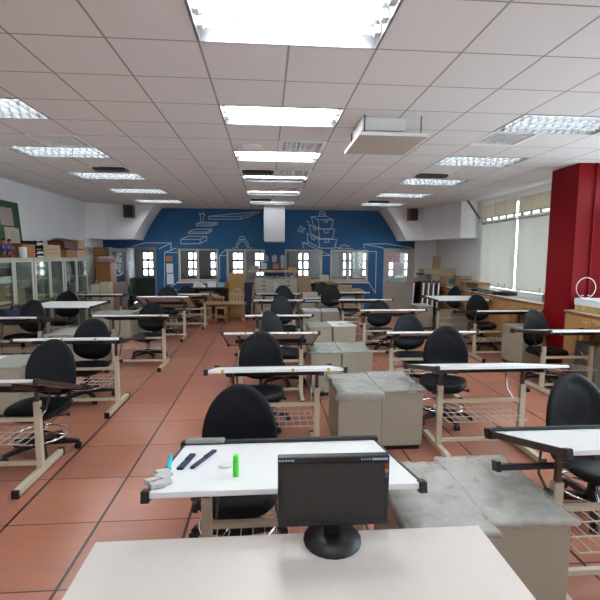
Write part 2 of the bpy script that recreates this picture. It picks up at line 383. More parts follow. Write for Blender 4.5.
# white line mural on the blue wall
MUR={
'doorL' : [[(-4.11,2.04),(-3.67,2.17),(-2.9,2.17),(-2.9,1.99)],[(-2.9,2.17),(-3.26,1.99)],[(-2.75,2.02),(-3.1,1.89),(-3.14,0.5)],[(-3.1,1.89),(-2.73,1.89)],[(-2.66,1.02),(-2.99,0.81),(-2.75,0.74)]] ,
'steps' : [[(-2.61,2.28),(-2.03,2.29),(-2.03,2.16),(-2.61,2.15),(-2.61,2.28)],[(-2.61,2.28),(-2.39,2.38),(-1.83,2.38),(-2.03,2.29)],[(-1.83,2.38),(-1.83,2.27),(-2.03,2.16)],[(-2.38,2.51),(-1.83,2.51),(-1.67,2.6),(-2.2,2.59),(-2.38,2.51),(-2.38,2.46),(-1.83,2.46),(-1.67,2.55),(-1.67,2.6)],[(-1.83,2.51),(-1.83,2.46)],[(-2.14,2.75),(-1.66,2.75),(-1.5,2.8),(-2.02,2.8),(-2.14,2.75),(-2.13,2.69),(-1.66,2.7),(-1.5,2.75),(-1.5,2.8)],[(-1.66,2.75),(-1.66,2.7)],[(-1.76,2.98),(-0.8,2.99),(-0.8,2.91),(-1.76,2.9),(-1.76,2.98)],[(-0.8,2.99),(-0.21,3.15)],[(-1.76,2.98),(-1.54,3.01),(-0.37,3.13)],[(-0.8,2.91),(-0.21,3.11)]] ,
'figure' : [[(-2.02,2.81),(-2.0,2.91),(-2.02,3.01),(-1.98,3.06),(-1.93,3.05),(-1.89,2.99),(-1.94,2.93),(-1.92,2.81)],[(-2.02,3.01),(-2.04,3.1)],[(-1.98,3.06),(-1.96,3.08),(-1.93,3.08),(-1.93,3.05)],[(-1.89,2.99),(-1.87,3.04),(-1.91,3.07)]] ,
'dome' : [[(-0.56,2.04),(-0.57,2.1),(-0.58,2.16),(-0.6,2.21),(-0.63,2.25),(-0.67,2.28),(-0.71,2.3),(-0.76,2.31),(-0.8,2.3),(-0.84,2.28),(-0.88,2.25),(-0.91,2.21),(-0.93,2.15),(-0.95,2.1),(-0.95,2.03)],[(-0.61,2.04),(-0.61,2.08),(-0.63,2.12),(-0.64,2.16),(-0.67,2.19),(-0.69,2.22),(-0.72,2.23),(-0.76,2.24),(-0.79,2.23),(-0.82,2.22),(-0.85,2.19),(-0.87,2.16),(-0.89,2.12),(-0.9,2.08),(-0.9,2.03)],[(-0.67,2.33),(-0.68,2.36),(-0.71,2.38),(-0.74,2.39),(-0.78,2.39),(-0.82,2.37),(-0.84,2.35),(-0.85,2.33),(-0.84,2.31),(-0.82,2.29),(-0.78,2.28),(-0.74,2.28),(-0.71,2.29),(-0.68,2.31),(-0.67,2.33)],[(-1.07,2.03),(-0.99,2.04)],[(-0.54,2.04),(-0.46,2.04)]] ,
'boxes' : [[(1.57,2.92),(2.05,2.92),(2.0,2.65),(1.62,2.64),(1.57,2.92)],[(1.57,2.92),(1.36,3.01),(1.43,2.76),(1.62,2.64)],[(1.36,3.01),(1.8,3.03),(2.05,2.92)],[(1.77,2.91),(1.77,2.85),(1.87,2.85),(1.87,2.91)],[(1.63,3.17),(1.75,3.17),(1.82,3.03),(1.61,3.02),(1.63,3.17)],[(1.64,3.09),(1.78,3.09)],[(1.59,2.63),(2.09,2.64),(2.04,2.34),(1.63,2.34),(1.59,2.63)],[(1.59,2.63),(1.3,2.77),(1.36,2.5),(1.63,2.34)],[(1.78,2.6),(1.78,2.52),(1.9,2.52),(1.89,2.6)],[(1.42,2.68),(1.43,2.62),(1.5,2.59),(1.5,2.65)],[(1.6,2.32),(2.16,2.32),(2.11,2.05),(1.64,2.05),(1.6,2.32)],[(1.6,2.32),(1.24,2.5),(1.27,2.23),(1.64,2.05)],[(1.8,2.3),(1.8,2.22),(1.92,2.23),(1.91,2.3)],[(1.37,2.4),(1.39,2.33),(1.47,2.29),(1.47,2.35)],[(1.14,2.04),(1.09,2.22),(1.96,1.83),(1.73,1.82)],[(1.09,2.22),(1.27,2.2)],[(2.11,2.1),(2.27,2.03)]] ,
'sketch' : [[(0.95,2.62),(1.02,2.68),(1.05,2.74),(1.09,2.68),(1.18,2.64),(1.11,2.59),(1.1,2.51),(1.04,2.57),(0.97,2.54),(0.95,2.62)],[(1.02,2.64),(1.12,2.61)],[(1.22,2.9),(1.26,2.84),(1.32,2.82)],[(2.26,2.06),(2.33,2.14),(2.44,2.16),(2.52,2.1),(2.56,2.14)],[(2.29,2.05),(2.67,2.04)]] ,
'doorR' : [[(3.03,2.06),(3.03,2.18),(3.73,2.2),(4.57,2.07)],[(3.03,2.18),(3.67,2.06)],[(3.19,1.95),(3.43,1.95),(3.43,0.64),(3.19,1.0)],[(2.25,.95),(2.26,0.87)],[(1.75,1.82),(1.96,1.82)]] ,
'winL' : [[(-1.25,2.0),(-1.45,1.8),(-1.46,1.05)],[(-1.45,1.8),(-1.25,1.8)]] }
MLAB={'doorL':'white line drawing of a box around the open left doorway','steps':'white line drawing of floating steps high on the blue wall',
'figure':'white line drawing of a small figure on the drawn top step','dome':'white line drawing of a dome above the second rear window',
'boxes':'white line drawing of a tower of stacked boxes above the third window','sketch':'faint white doodles on the blue wall beside the drawn box tower',
'doorR':'white line drawing of a box leading to the shut right door','winL':'white line drawing of a bent line left of the second window'}
for k,pl in MUR.items():
    m=MB(); r=.011 if k not in('figure','sketch','dome') else .009
    for l in pl:
        for (x0,z0),(x1,z1) in zip(l,l[1:]):
            d=Vector((x1-x0,z1-z0)); 
            if d.length<.005: continue
            n=Vector((-d.y,d.x)).normalized()*r; e=d.normalized()*r*.6
            m.prism([(x0-e.x+n.x,z0-e.y+n.y),(x1+e.x+n.x,z1+e.y+n.y),(x1+e.x-n.x,z1+e.y-n.y),(x0-e.x-n.x,z0-e.y-n.y)],'y',YB-.004,YB+.001)
    tag(m.build('wall_drawing',CHALK),MLAB[k],'mural')

# ------------------------------------------------------------------ ceiling fittings
def lamp_proto():
    r=thing('ceiling_light','','ceiling light',(0,0,0))
    h=MB(); d=.11
    h.box(0,1.2,0,.6,d,d+.01).box(0,.012,0,.6,-.004,d).box(1.188,1.2,0,.6,-.004,d).box(.012,1.188,0,.012,-.004,d).box(.012,1.188,.588,.6,-.004,d)
    h.build('housing',TRAY,r)
    for y in (.12,.30,.48):
        MB().cyl((.05,y,.055),(1.15,y,.055),.018,n=8).build('tube',TUBE,r)
        for xa,xb in ((.012,.05),(1.15,1.188)): MB().box(xa,xb,y-.03,y+.03,.03,.085,.003).build('tube_holder',CONC,r)
    return r
LP=lamp_proto()
UNLIT=mat('unlit_tube',(.7,.72,.74),.4)
def louver():
    l=MB()
    for y in (.21,.39): l.box(.012,1.188,y-.004,y+.004,0,.07)
    for i in range(1,13):
        x=.012+1.176*i/13; l.box(x-.0025,x+.0025,.012,.588,.0,.045)
    return l
LV=louver().build('louver',LOUV,LP)
first=True
side={0:'left',1:'middle',2:'right'}
ordn=['','','nearest the viewer','second from the viewer','third from the viewer','fourth from the viewer','farthest, by the blue wall']
for i,x in enumerate(LAMP_X):
    for j,y in enumerate(LAMP_Y):
        o=LP if first else copy_tree(LP)
        first=False
        jj,yy=cell(x,y); o.location=(x,6.05+yy*.6,H)
        if i==1 and not (o is LP):
            for ch in children_of(o):
                if ch.name.startswith('louver'): bpy.data.objects.remove(ch)
        if i==1 and j>=4:      # in the rear middle trays only the middle tube is lit
            for q,ch in enumerate([c_ for c_ in children_of(o) if c_.name.startswith('tube') and 'holder' not in c_.name]):
                if q!=1: ch.material_slots[0].link='OBJECT'; ch.material_slots[0].material=UNLIT
        if j<2: o['label']='fluorescent ceiling light in the %s row over the viewer, out of the photograph'%side[i]
        else: o['label']=('three-tube fluorescent ceiling light in the %s row, %s'%(side[i],ordn[j]))
        o['group']='fluorescent ceiling lights'
VL=['grey air vent beside the nearest left ceiling light','grey air vent in front of the nearest middle ceiling light','grey air vent in front of the nearest right ceiling light',
'dark slotted air vent beside the second left ceiling light','dark slotted air vent left of the second middle ceiling light','white air vent in front of the second middle ceiling light',
'dark slotted air vent beside the second right ceiling light','white air vent in front of the third middle ceiling light','dark slotted air vent before the farthest middle ceiling light','dark slotted air vent before the farthest right ceiling light']
for (x,y,k),lab in zip(VENTS,VL):
    i,j=cell(x,y); x=-1.05+i*.6; y=6.05+j*.6
    r=thing('air_vent',lab,'air vent',(x,y,H),0,'ceiling air vents')
    f=MB(); f.box(0,.6,0,.6,.12 if k else .06,.13).box(0,.05,0,.6,-.003,.12).box(.55,.6,0,.6,-.003,.12).box(.05,.55,0,.05,-.003,.12).box(.05,.55,.55,.6,-.003,.12)
    f.build('frame',CONC,r)
    g=MB()
    if k==0:
        for q in range(7): g.box(.10+.06*q,.115+.06*q,.12,.5,.0,.05,M=None)
        for q in range(4): g.box(.08,.55,.14+.1*q,.147+.1*q,.01,.04)
        g.build('grille',CONC,r)
    else:
        g.box(.08,.52,.30,.52,.01,.1)
        g.build('dark_slot',VENTD,r)
        MB().prism([(.06,-.045),(.54,-.045),(.57,-.0),(.03,-.0)],'y',.10,.26).build('flap',BTRIM,r)
tag(MB().lathe([(.13,.0),(.13,-.012),(.10,-.02),(.02,-.024)],(-.2,5.77,H)).build('ceiling_speaker',CONC),'round flat speaker set in the ceiling near the middle row of lights','ceiling speaker')
r=thing('hanging_panel','tan square panel hung by rods below the ceiling','hanging panel',(.92,4.35,3.0))
box_mesh('panel',(0,.70,0,.80,0,.02),TAN,r,.003)
MB().box(-.008,0,0,.8,-.004,.03).box(0,.7,-.008,0,-.004,.03).build('panel_edge',CONC,r)
for x,y in ((.06,.06),(.64,.06),(.06,.74),(.64,.74)): MB().cyl((x,y,.02),(x,y,.21),.006).build('rod',BLKM,r)
box_mesh('duct_box',(.05,.5,.12,.6,.08,.21),CONC,r)
# hanging screen case
r=thing('screen_case','tall white hanging box under the middle row of lights','screen case',(-.09,12.4,2.19))
box_mesh('case',(0,.60,.0,.26,.02,H-2.19),mat('screen_white',(.50,.50,.51),.6,var=.02),r,.012)
box_mesh('bottom_bar',(.02,.60,.01,.25,0,.02),GREYP,r,.004)
# loudspeakers on the soffits
for x,z,lab in ((-3.93,2.83,'small wood veneer loudspeaker on the left white soffit'),(4.08,2.84,'small wood veneer loudspeaker on the right white soffit')):
    r=thing('loudspeaker',lab,'loudspeaker',(x,12.29,z))
    box_mesh('cabinet',(0,.27,0,.19,0,.34),SPKW,r,.006)
    box_mesh('grille',(.06,.25,-.012,0,.03,.31),BLK,r,.004)
    MB().box(.10,.17,.19,.21,.1,.24).build('bracket',BLKM,r)

# ------------------------------------------------------------------ blinds on the right
yb=[(8.90,10.38,'window blind, farthest from the viewer, by the white soffit'),(7.40,8.84,'window blind next to the red pillar'),(5.7,6.2,'window blind just past the red pillar')]
for y0,y1,lab in yb:
    r=thing('roller_blind','lowered cream roller '+lab,'blind',(XR-.06,y0,1.10),0,'roller blinds')
    c=MB(); n=12
    pts=[(.006*math.sin(k*1.7),(y1-y0)*k/n) for k in range(n+1)]
    c.prism([(p[0],p[1]) for p in pts]+[(p[0]+.003,p[1]) for p in reversed(pts)],'z',.02,1.49)
    c.build('cloth',BLIND,r)
    MB().cyl((.01,0,1.52),(.01,y1-y0,1.52),.03).build('roller',CABM,r)
    MB().cyl((0,0,.012),(0,y1-y0,.012),.012).build('bottom_rod',CABM,r)
    for q in (.3,.55): MB().tube([(-.012,q,.10),(-.03,q,.075),(-.03,q,.055),(-.012,q,.05)],.006).build('hook',BLK,r)
for y0,y1,lab in ((8.95,10.36,'upper beige window blind nearest the white soffit, creased'),(7.40,8.83,'upper beige window blind beside the red pillar, sagging')):
    m=MB(); n=14
    pts=[(.02*math.sin(k*1.3)+.012*math.sin(k*3.1),(y1-y0)*k/n+y0) for k in range(n+1)]
    m.prism([(XR-.05+p[0],p[1]) for p in pts]+[(XR-.046+p[0],p[1]) for p in reversed(pts)],'z',2.72,3.055)
    tag(m.build('upper_blind',BLIND2),lab,'blind')
r=thing('window_rail','pale metal ladder rail running across the windows between upper and lower blinds','rail',(XR-.13,7.0,2.64))
MB().box(-.01,.01,0,3.4,0,.02).box(-.01,.01,0,3.4,.075,.095).build('rail_bar',CABM,r)
for k in range(12):
    y=.05+k*.3; MB().box(-.008,.008,y,y+.07,.02,.075).build('rail_plate',CABM,r)
tag(MB().tube([(4.93,10.45,3.19),(5.30,10.40,2.66)],.028,4).build('brace',mat('rust_brown',(.16,.085,.05),.6)),'brown diagonal brace from the ceiling to the right window corner','brace')

# ------------------------------------------------------------------ drafting table
def desk(X0,X1,Yn,zn,tilt,label,L=.86,rz=0,tape=(),extra=None,legy=.40):
    w=X1-X0
    r=thing('drafting_table',label,'drafting table',((X0+X1)/2,Yn,0),rz,'drafting tables')
    B=T(0,0,zn)@RX(-tilt)
    bd=MB(); h=w/2
    bd.box(-h+.012,h-.012,0,L-.012,-.024,0,.003,0)
    for f in bd.bm.faces:
        if f.calc_center_median().z<-.023: f.material_index=1
    bd.build('board',[BOARD,UNDER],r,B)
    for s in (-1,1): MB().box(*(sorted((s*h,s*(h-.012)))),.0,L,-.034,.003,.002).build('edge_trim',BTRIM,r,B)
    MB().box(-h+.012,h-.012,L-.012,L,-.034,.006,.002).build('edge_trim',BLK,r,B)
    for s in (-1,1): MB().box(*(sorted((s*(h+.012),s*(h-.022)))),-.008,.03,-.04,.008,.004).build('corner_cap',BLK,r,B)
    for s in (-1,1): MB().box(*(sorted((s*(h+.016),s*(h-.03)))),L-.05,L+.012,-.045,.018,.006).build('corner_cap',BLK,r,B)
    MB().box(-h+.13,h-.13,legy-.03,legy+.03,-.07,-.024,.004).build('support_rail',BLKM,r,B)
    lx=h-.19
    for s in (-1,1):
        MB().box(s*lx-.018,s*lx+.018,.07,L-.08,-.062,-.024,.003).build('bracket',BTRIM,r,B)
    top=(B@Vector((0,legy,-.07))).z; ly=(B@Vector((0,legy,-.07))).y
    for s in (-1,1):
        leg=MB().box(s*lx-.025,s*lx+.025,ly-.022,ly+.022,.05,.62,.004).build('leg',CREAM,r)
        MB().box(s*lx-.014,s*lx+.014,ly-.014,ly+.014,.60,top+.02,.003).build('upper_post',POST,leg)
        MB().box(s*lx-.024,s*lx+.024,ly-.36,ly+.34,.012,.062,.004).build('foot',CREAM,leg)
        for y in (ly-.375,ly+.34): MB().box(s*lx-.027,s*lx+.027,y,y+.022,.0,.066,.004).build('foot_cap',BLK,leg)
        MB().cyl((s*(lx+.025),ly,.56),(s*(lx+.05),ly,.56),.008).cyl((s*(lx+.045),ly,.56),(s*(lx+.07),ly,.56),.024,.02).build('knob',BLK,leg)
        # brown-grey stay rod from the board arm to the post
        MB().tube([tuple(B@Vector((s*(lx-.02),L-.2,-.06))),(s*(lx-.032),ly+.20,top-.22),(s*(lx-.034),ly+.022,.42)],.008,6).build('stay_rod',CHROME if s>0 else POST,r)
    for z in (.47,.10): MB().box(-lx+.025,lx-.025,ly-.015,ly+.015,z-.016,z+.016,.003).build('crossbar',CREAM,r)
    g=MB(); zb=.33; y0,y1=ly-.16,ly+.20
    for k in range(4):
        y=y0+(y1-y0)*k/3; g.box(-lx+.025,lx-.025,y-.003,y+.003,zb-.003,zb+.003)
    n=11
    for k in range(n+1):
        x=-lx+.03+(2*lx-.06)*k/n; g.box(x-.0025,x+.0025,y0,y1,zb-.006,zb)
    g.build('wire_basket',WIRE,r)
    for tx in tape: MB().box(tx-.010,tx+.010,-.003,.03,-.027,.002).build('masking_tape',YTAPE,r,B)
    if extra: extra(r,B,h,L)
    return r,B
def ruler_rail(r,B,h,L):
    MB().box(-h+.02,h-.02,L-.055,L-.015,.002,.022,.004).build('parallel_ruler',BLK,r,B)
    MB().box(-h+.01,-h+.24,L-.062,L-.010,.006,.034,.010).build('ruler_grip',GREYP,r,B)
def rail_only(r,B,h,L):
    MB().box(-h+.02,h-.02,L-.05,L-.015,.002,.022,.004).build('parallel_ruler',BLK,r,B)
D0,B0=desk(-.49,.65,1.66,.862,11.7,'white drafting table nearest the viewer, behind the dark monitor, with pens on it',extra=ruler_rail)
DR0,BR0=desk(1.34,2.52,1.75,.94,16,'white drafting table with black edges at the lower right corner',L=.72,legy=.34,extra=rail_only)
MB().box(-.70,-.30,.40,.44,-.165,-.135,.004).box(-.72,-.695,.39,.45,-.17,-.115,.004).build('support_arm',BLKM,DR0,BR0)
desk(-.49,.64,3.38,.895,13,'drafting table in the middle column, second from the viewer, yellow tape on its edge',tape=(-.43,.13,.42),rz=.8)
desk(-.53,.62,5.02,.905,20,'drafting table in the middle column, third from the viewer',tape=(-.3,.2,.5))
desk(-.36,.71,6.56,.90,10,'drafting table in the middle column, fourth from the viewer')
desk(-.31,.77,8.88,.90,9,'drafting table in the middle column, fifth from the viewer',legy=.42)
desk(-.28,.84,10.4,.90,6,'drafting table in the middle column, farthest, in front of the flat file')
desk(1.40,2.57,3.38,.893,12.8,'drafting table right of the plastic-covered pedestals, white front edge')
desk(1.41,2.57,5.01,.90,15,'drafting table in the fourth column from the left, third from the viewer')
desk(1.54,2.72,7.12,.905,14,'drafting table in the fourth column from the left, fourth from the viewer')
desk(1.46,2.65,8.85,.905,8,'drafting table in the fourth column, next to farthest')
desk(1.56,2.60,10.62,.905,6,'drafting table in the fourth column, farthest, near the brown wood scraps')
desk(3.48,4.53,4.98,.90,9,'drafting table at the right edge beside the red pillar')
desk(3.50,4.69,6.93,.905,8,'drafting table by the wooden counter, beneath the lowered blinds')
desk(3.54,4.69,8.68,.905,-.5,'flat drafting table by the upright drawing boards, top showing white')
desk(-2.84,-1.67,3.18,.90,20,'drafting table at the left edge, nearest on that side, steeply tilted',tape=(.25,))
desk(-4.40,-3.32,6.47,.90,10,'drafting table at the left edge in front of the glass cabinets, white rim')
desk(-4.19,-3.07,7.72,.90,-.3,'flat drafting table before the glass cabinets, white top showing',L=.9)
desk(-4.37,-3.20,9.85,.935,5,'farthest drafting table on the left, beside the side-on chair')
desk(-2.72,-1.58,4.73,.905,10,'drafting table in the second column, nearest, two pieces of tape on its edge',tape=(-.05,.3))
desk(-2.65,-1.48,6.64,.90,10,'drafting table in the second column, second from the front',tape=(.45,))
desk(-2.69,-1.59,9.0,.965,21,'steeply tilted drafting table in the second column, pale underside showing')
desk(-2.46,-1.37,10.5,.885,14,'farthest drafting table in the second column, by the small wooden models')

# ------------------------------------------------------------------ office chair
def pad_back():
    H_=.54;W_=.49;N=22;S=14;b=MB();bm=b.bm;rows=[];t0=.36
    for i in range(N+1):
        t=.5-.5*math.cos(PI*(i+.0)/N)
        t=min(max(t,.004),.996)
        u=(t0-t)/t0 if t<t0 else (t-t0)/(1-t0)
        p=(1-u**2.6)**.5 if t<t0 else (1-u**2.1)**.52
        a=W_/2*p; th=.062*(1-u**7)**.5
        ring=[]
        def ctr(s): return -.050*s*s*p*p-.012*math.sin(PI*t)
        for k in range(S+1):
            s=-math.cos(PI*k/S); e=(1-abs(s)**4)**.5
            rr=math.hypot(s,(t-.55)/.5*1.05)
            f=-th*.5*e-.032*math.exp(-((t-.17)/.11)**2-(s/.55)**2)+.012*math.exp(-((rr-.68)/.10)**2)
            ring.append(bm.verts.new((a*s,ctr(s)+f,t*H_)))
        for k in range(S-1,0,-1):
            s=-math.cos(PI*k/S); e=(1-abs(s)**4)**.5
            ring.append(bm.verts.new((a*s,ctr(s)+th*.5*e,t*H_)))
        rows.append(ring)
    n=len(rows[0])
    for A,B in zip(rows,rows[1:]):
        for k in range(n): bm.faces.new((A[k],A[(k+1)%n],B[(k+1)%n],B[k]))
    bm.faces.new(rows[0][::-1]); bm.faces.new(rows[-1])
    return b
def pad_seat():
    b=MB();bm=b.bm;n=36;rings=[]
    for sc,z in ((.05,-.075),(.80,-.075),(.94,-.066),(1,-.045),(1.0,-.025),(.965,-.006),(.88,.004),(.6,0),(.3,-.004),(.05,-.005)):
        rg=[]
        for k in range(n):
            a=2*PI*k/n;c=math.cos(a);s=math.sin(a);q=3.2
            r=(abs(c)**q+abs(s)**q)**(-1/q)
            x=.245*sc*r*c;y=.235*sc*r*s
            dz=-.03*max(0,-y/.235)**3+.012*abs(x/.245)**2
            rg.append(bm.verts.new((x,y,z+dz)))
        rings.append(rg)
    for A,B in zip(rings,rings[1:]):
        for k in range(n): bm.faces.new((A[k],A[(k+1)%n],B[(k+1)%n],B[k]))
    bm.faces.new(rings[0][::-1]); bm.faces.new(rings[-1])
    return b
def chair_proto():
    r=thing('office_chair','','chair',(0,0,0))
    pad_seat().build('seat',PAD,r,smooth=True)                 # height set per chair
    bk=pad_back().build('backrest',PAD,r,T(0,.235,-.005)@RX(-6),smooth=True)
    MB().tube([(0,.02,-.09),(0,.20,-.10),(0,.285,-.05),(0,.30,.05),(0,.285,.20)],.024,8).build('back_support',BLK,r)
    MB().box(-.10,.10,-.10,.10,-.105,-.073,.008).build('seat_plate',BLK,r)
    MB().tube([(.08,.0,-.095),(.18,.0,-.10),(.25,.0,-.09)],.008,6).lathe([(.012,-.015),(.018,0),(.012,.015)],(.26,0,-.09),8).build('lever',BLK,r)
    MB().cyl((0,0,0),(0,0,-1),.026,n=12).build('gas_column',BLK,r)
    ring=MB(); ring.tube([(.235*math.cos(2*PI*k/28),.235*math.sin(2*PI*k/28),.17) for k in range(28)],.010,7,closed=True)
    for k in range(3):
        a=2*PI*k/3; ring.tube([(.03*math.cos(a),.03*math.sin(a),.20),(.235*math.cos(a),.235*math.sin(a),.17)],.008,6)
    ring.build('foot_ring',CHROME,r)
    MB().lathe([(.045,.07),(.05,.09),(.05,.13),(.034,.16),(.034,.26)],n=16).build('hub',BLK,r)
    for k in range(5):
        a=R(90+72*k); M=RZ(math.degrees(a))
        lg=MB().prism([(.03,.075),(.03,.125),(.16,.115),(.30,.085),(.315,.07),(.30,.06)],'y',-.022,.022).build('base_leg',BLK,r,M)
        MB().cyl((.30,-.024,.029),(.30,-.006,.029),.029,n=14).cyl((.30,.006,.029),(.30,.024,.029),.029,n=14).cyl((.30,0,.03),(.30,0,.075),.008,n=8).build('caster',BLK,lg,M)
    return r
CH=chair_proto(); CH_used=[False]
def chair(x,y,top,rz,label,drop=.015):
    """x, y: foot of the backrest; top: height of the backrest's upper edge"""
    o=CH if not CH_used[0] else copy_tree(CH); CH_used[0]=True
    a=R(rz); o.location=(x+.235*math.sin(a),y-.235*math.cos(a),0); o.rotation_euler=(0,0,a)
    sz=top-.535
    for ch in children_of(o):
        k=ch.name.split('.')[0]
        if k=='backrest': ch.location=(0,0,sz)
        elif k in('seat','back_support','seat_plate','lever'): ch.location=(0,0,sz-drop)
        elif k=='gas_column': ch.location=(0,0,sz-drop-.09); ch.scale=(1,1,sz-drop-.09-.14)
    o['label']=label; o['category']='chair'; o['group']='black swivel chairs'
    return o
chair(-.18,2.76,.955,0,'black swivel chair at the nearest middle table, its back largest in view')
chair(-.07,4.70,.97,0,'black swivel chair in the middle column, second from the viewer',.06)
chair(.05,6.12,1.02,48,'black swivel chair in the middle column, third from the viewer, turned right')
chair(0.25,7.76,1.08,30,'black swivel chair in the middle column, fourth from the viewer')
chair(.42,10.02,1.03,6,'black swivel chair in the middle column, next to farthest')
chair(.43,11.65,1.01,0,'black swivel chair in the middle column, farthest, before the flat file')
chair(1.56,10.45,1.11,-10,'nearer of two close black swivel chairs among the far pedestals')
chair(1.54,11.98,1.08,-4,'farther of two close black swivel chairs among the far pedestals')
chair(2.22,8.35,.94,0,'black swivel chair in the fourth column from the left, fourth from the viewer')
chair(2.10,6.2,.945,0,'black swivel chair in the fourth column from the left, third from the viewer')
chair(2.03,4.68,1.01,-28,'black swivel chair just right of the plastic-covered pedestals')
chair(2.31,2.98,.93,0,'black swivel chair at the lower right corner table')
chair(3.95,6.02,1.03,14,'black swivel chair in front of the red pillar')
chair(4.22,8.32,1.045,0,'black swivel chair by the wooden counter under the blinds')
chair(4.61,10.25,1.08,-72,'black swivel chair beside the upright drawing boards, turned left')
chair(-2.04,4.18,1.0,-5,'black swivel chair at the left edge, nearest on that side')
chair(-2.26,5.70,.98,0,'black swivel chair in the second column, nearest, behind two taped edges')
chair(-3.84,7.32,1.06,-14,'black swivel chair at the left edge before the glass cabinets')
chair(-4.04,9.02,1.07,0,'black swivel chair right before the glass cabinets, half hidden by a flat table')
chair(-2.08,7.90,.96,-5,'black swivel chair in the second column, second from the front')
chair(-3.34,10.85,1.07,100,'black swivel chair seen side-on near the open left door')
chair(-2.29,10.12,1.09,10,'black swivel chair behind the steeply tilted table, partly hidden')
chair(-2.21,11.95,.99,0,'black swivel chair farthest left, below the first rear window')

# ------------------------------------------------------------------ pedestal cabinets
def ped_proto():
    r=thing('pedestal_cabinet','','cabinet',(0,0,0))
    w,d,h=.40,.63,.58
    MB().box(.004,w-.004,.0,d-.02,.05,h-.02,.004).build('body',PED,r)
    MB().box(0,w,-.006,d,h-.02,h,.005).build('top',PEDT,r)
    MB().box(.02,w-.02,.03,d-.04,0,.05).build('plinth',BLK,r)
    for k,(z0,z1) in enumerate(((.06,.32),(.33,.44),(.45,.555))):
        dr=MB().box(.012,w-.012,d-.02,d-.002,z0,z1,.003).build('drawer',PED,r)
        MB().box(w/2-.06,w/2+.06,d-.002,d+.016,z1-.03,z1-.015,.003).build('handle',BLK,dr)
    return r
PP=ped_proto(); pused=[False]
def ped(x,y,label,rz=0,h=.58):
    o=PP if not pused[0] else copy_tree(PP); pused[0]=True
    o.location=(x,y,0); o.rotation_euler=(0,0,R(rz)); o.scale=(1,1,h/.58)
    o['label']=label; o['category']='cabinet'; o['group']='low pedestal cabinets'; return o
ped(.63,3.70,'beige pedestal cabinet under the left half of the near plastic cover')
ped(1.04,3.76,'beige pedestal cabinet under the right half of the near plastic cover')
ped(.55,5.35,'beige pedestal cabinet, left of the third-column pair with a dusty film',)
ped(.96,5.36,'beige pedestal cabinet, right of the pair behind the plastic-covered ones')
ped(.72,7.28,'beige pedestal cabinet left of the one topped with white paper')
ped(1.14,7.30,'beige pedestal cabinet topped with white paper and a red mark')
ped(.78,9.30,'beige pedestal cabinet just behind the pair with the red-marked paper, left half')
ped(1.20,9.30,'beige pedestal cabinet just behind the pair with the red-marked paper, right half')
ped(.84,10.75,'beige pedestal cabinet farthest in the row, carrying drawing boards',h=.62)
ped(1.27,10.75,'beige pedestal cabinet farthest in the row, beside the drawing boards',h=.62)
ped(.62,1.74,'beige pedestal cabinet at the bottom edge, left of the grey-stained one') 
ped(1.03,1.80,'beige pedestal cabinet at the bottom edge under a grey-stained film')
ped(-3.50,4.78,'beige pedestal cabinet at the left edge with a white sheet on top')
ped(-3.09,4.80,'beige pedestal cabinet beside the nearest left chair')
ped(-3.43,6.78,'beige pedestal cabinet left of the second-column chair, left half')
ped(-3.02,6.78,'beige pedestal cabinet left of the second-column chair, right half')
ped(-3.68,9.15,'beige pedestal cabinet behind the second-column table, left half')
ped(-3.26,9.15,'beige pedestal cabinet behind the second-column table, right half')
ped(4.05,6.45,'pale pedestal cabinet behind the chair in front of the red pillar',h=.66)
ped(4.03,9.12,'beige pedestal cabinet beneath the flat table by the drawing boards')
ped(3.72,10.33,'beige pedestal cabinet below the upright drawing boards')
ped(-2.98,9.92,'beige pedestal cabinet under the farthest left table',h=.56)

def cover(x0,x1,y0,y1,z,label,mt=FILM,seed=1,drop=.06,name='plastic_cover'):
    random.seed(seed); b=MB();bm=b.bm;nx,ny=40,40;V=[]
    for i in range(nx+1):
        row=[]
        for j in range(ny+1):
            u=-.08+1.16*i/nx; v=-.08+1.16*j/ny
            x=x0+(x1-x0)*min(1.012,max(-.012,u)); y=y0+(y1-y0)*min(1.012,max(-.012,v))
            ov=max(0,-u,u-1,-v,v-1)/.08
            nv=Vector((x*9,y*9,seed)); zz=z+.009+.005*noise.noise(nv*.8)+.005*abs(noise.noise(nv*2.3))-drop*ov*(.9+.4*noise.noise(nv*1.5))
            if ov>0:
                x+=.004*noise.noise(nv*4)+.004*(1 if u>.5 else -1); y+=.004*noise.noise(nv*4+Vector((5,0,0)))+.004*(1 if v>.5 else -1)
            row.append(bm.verts.new((x,y,zz)))
        V.append(row)
    for i in range(nx):
        for j in range(ny): bm.faces.new((V[i][j],V[i+1][j],V[i+1][j+1],V[i][j+1])).smooth=True
    return tag(b.build(name,mt),label,'cover')
cover(.615,1.04,3.68,4.34,.58,'crumpled clear plastic film over the near left pedestal top',seed=4,drop=.07)
cover(1.035,1.455,3.74,4.40,.58,'dusty clear plastic film over the near right pedestal top',seed=8,drop=.03)
cover(.54,.955,5.335,5.985,.58,'thin dusty film on the pedestal behind the plastic-covered pair',seed=9,drop=.03)
cover(1.02,1.44,1.785,2.44,.58,'grey-stained film on the pedestal at the bottom edge',seed=12,drop=.03)
cover(.61,1.03,1.725,2.38,.58,'pale film on the bottom-edge pedestal next to the monitor',seed=13,drop=.03)
def flat(name,x,y,z,w,d,h,rz,m,label,cat,bev=0):
    o=MB().box(-w/2,w/2,-d/2,d/2,0,h,bev).build(name,m); o.location=(x,y,z); o.rotation_euler=(0,0,R(rz)); return tag(o,label,cat)
flat('paper_sheet',1.33,7.60,.582,.44,.56,.012,3,PAPER,'white paper stack on the pedestal with a red mark on it','paper')
flat('red_card',1.30,7.50,.594,.10,.05,.004,8,mat('red_card',(.45,.05,.04),.6),'small red card lying on the white papers','card')
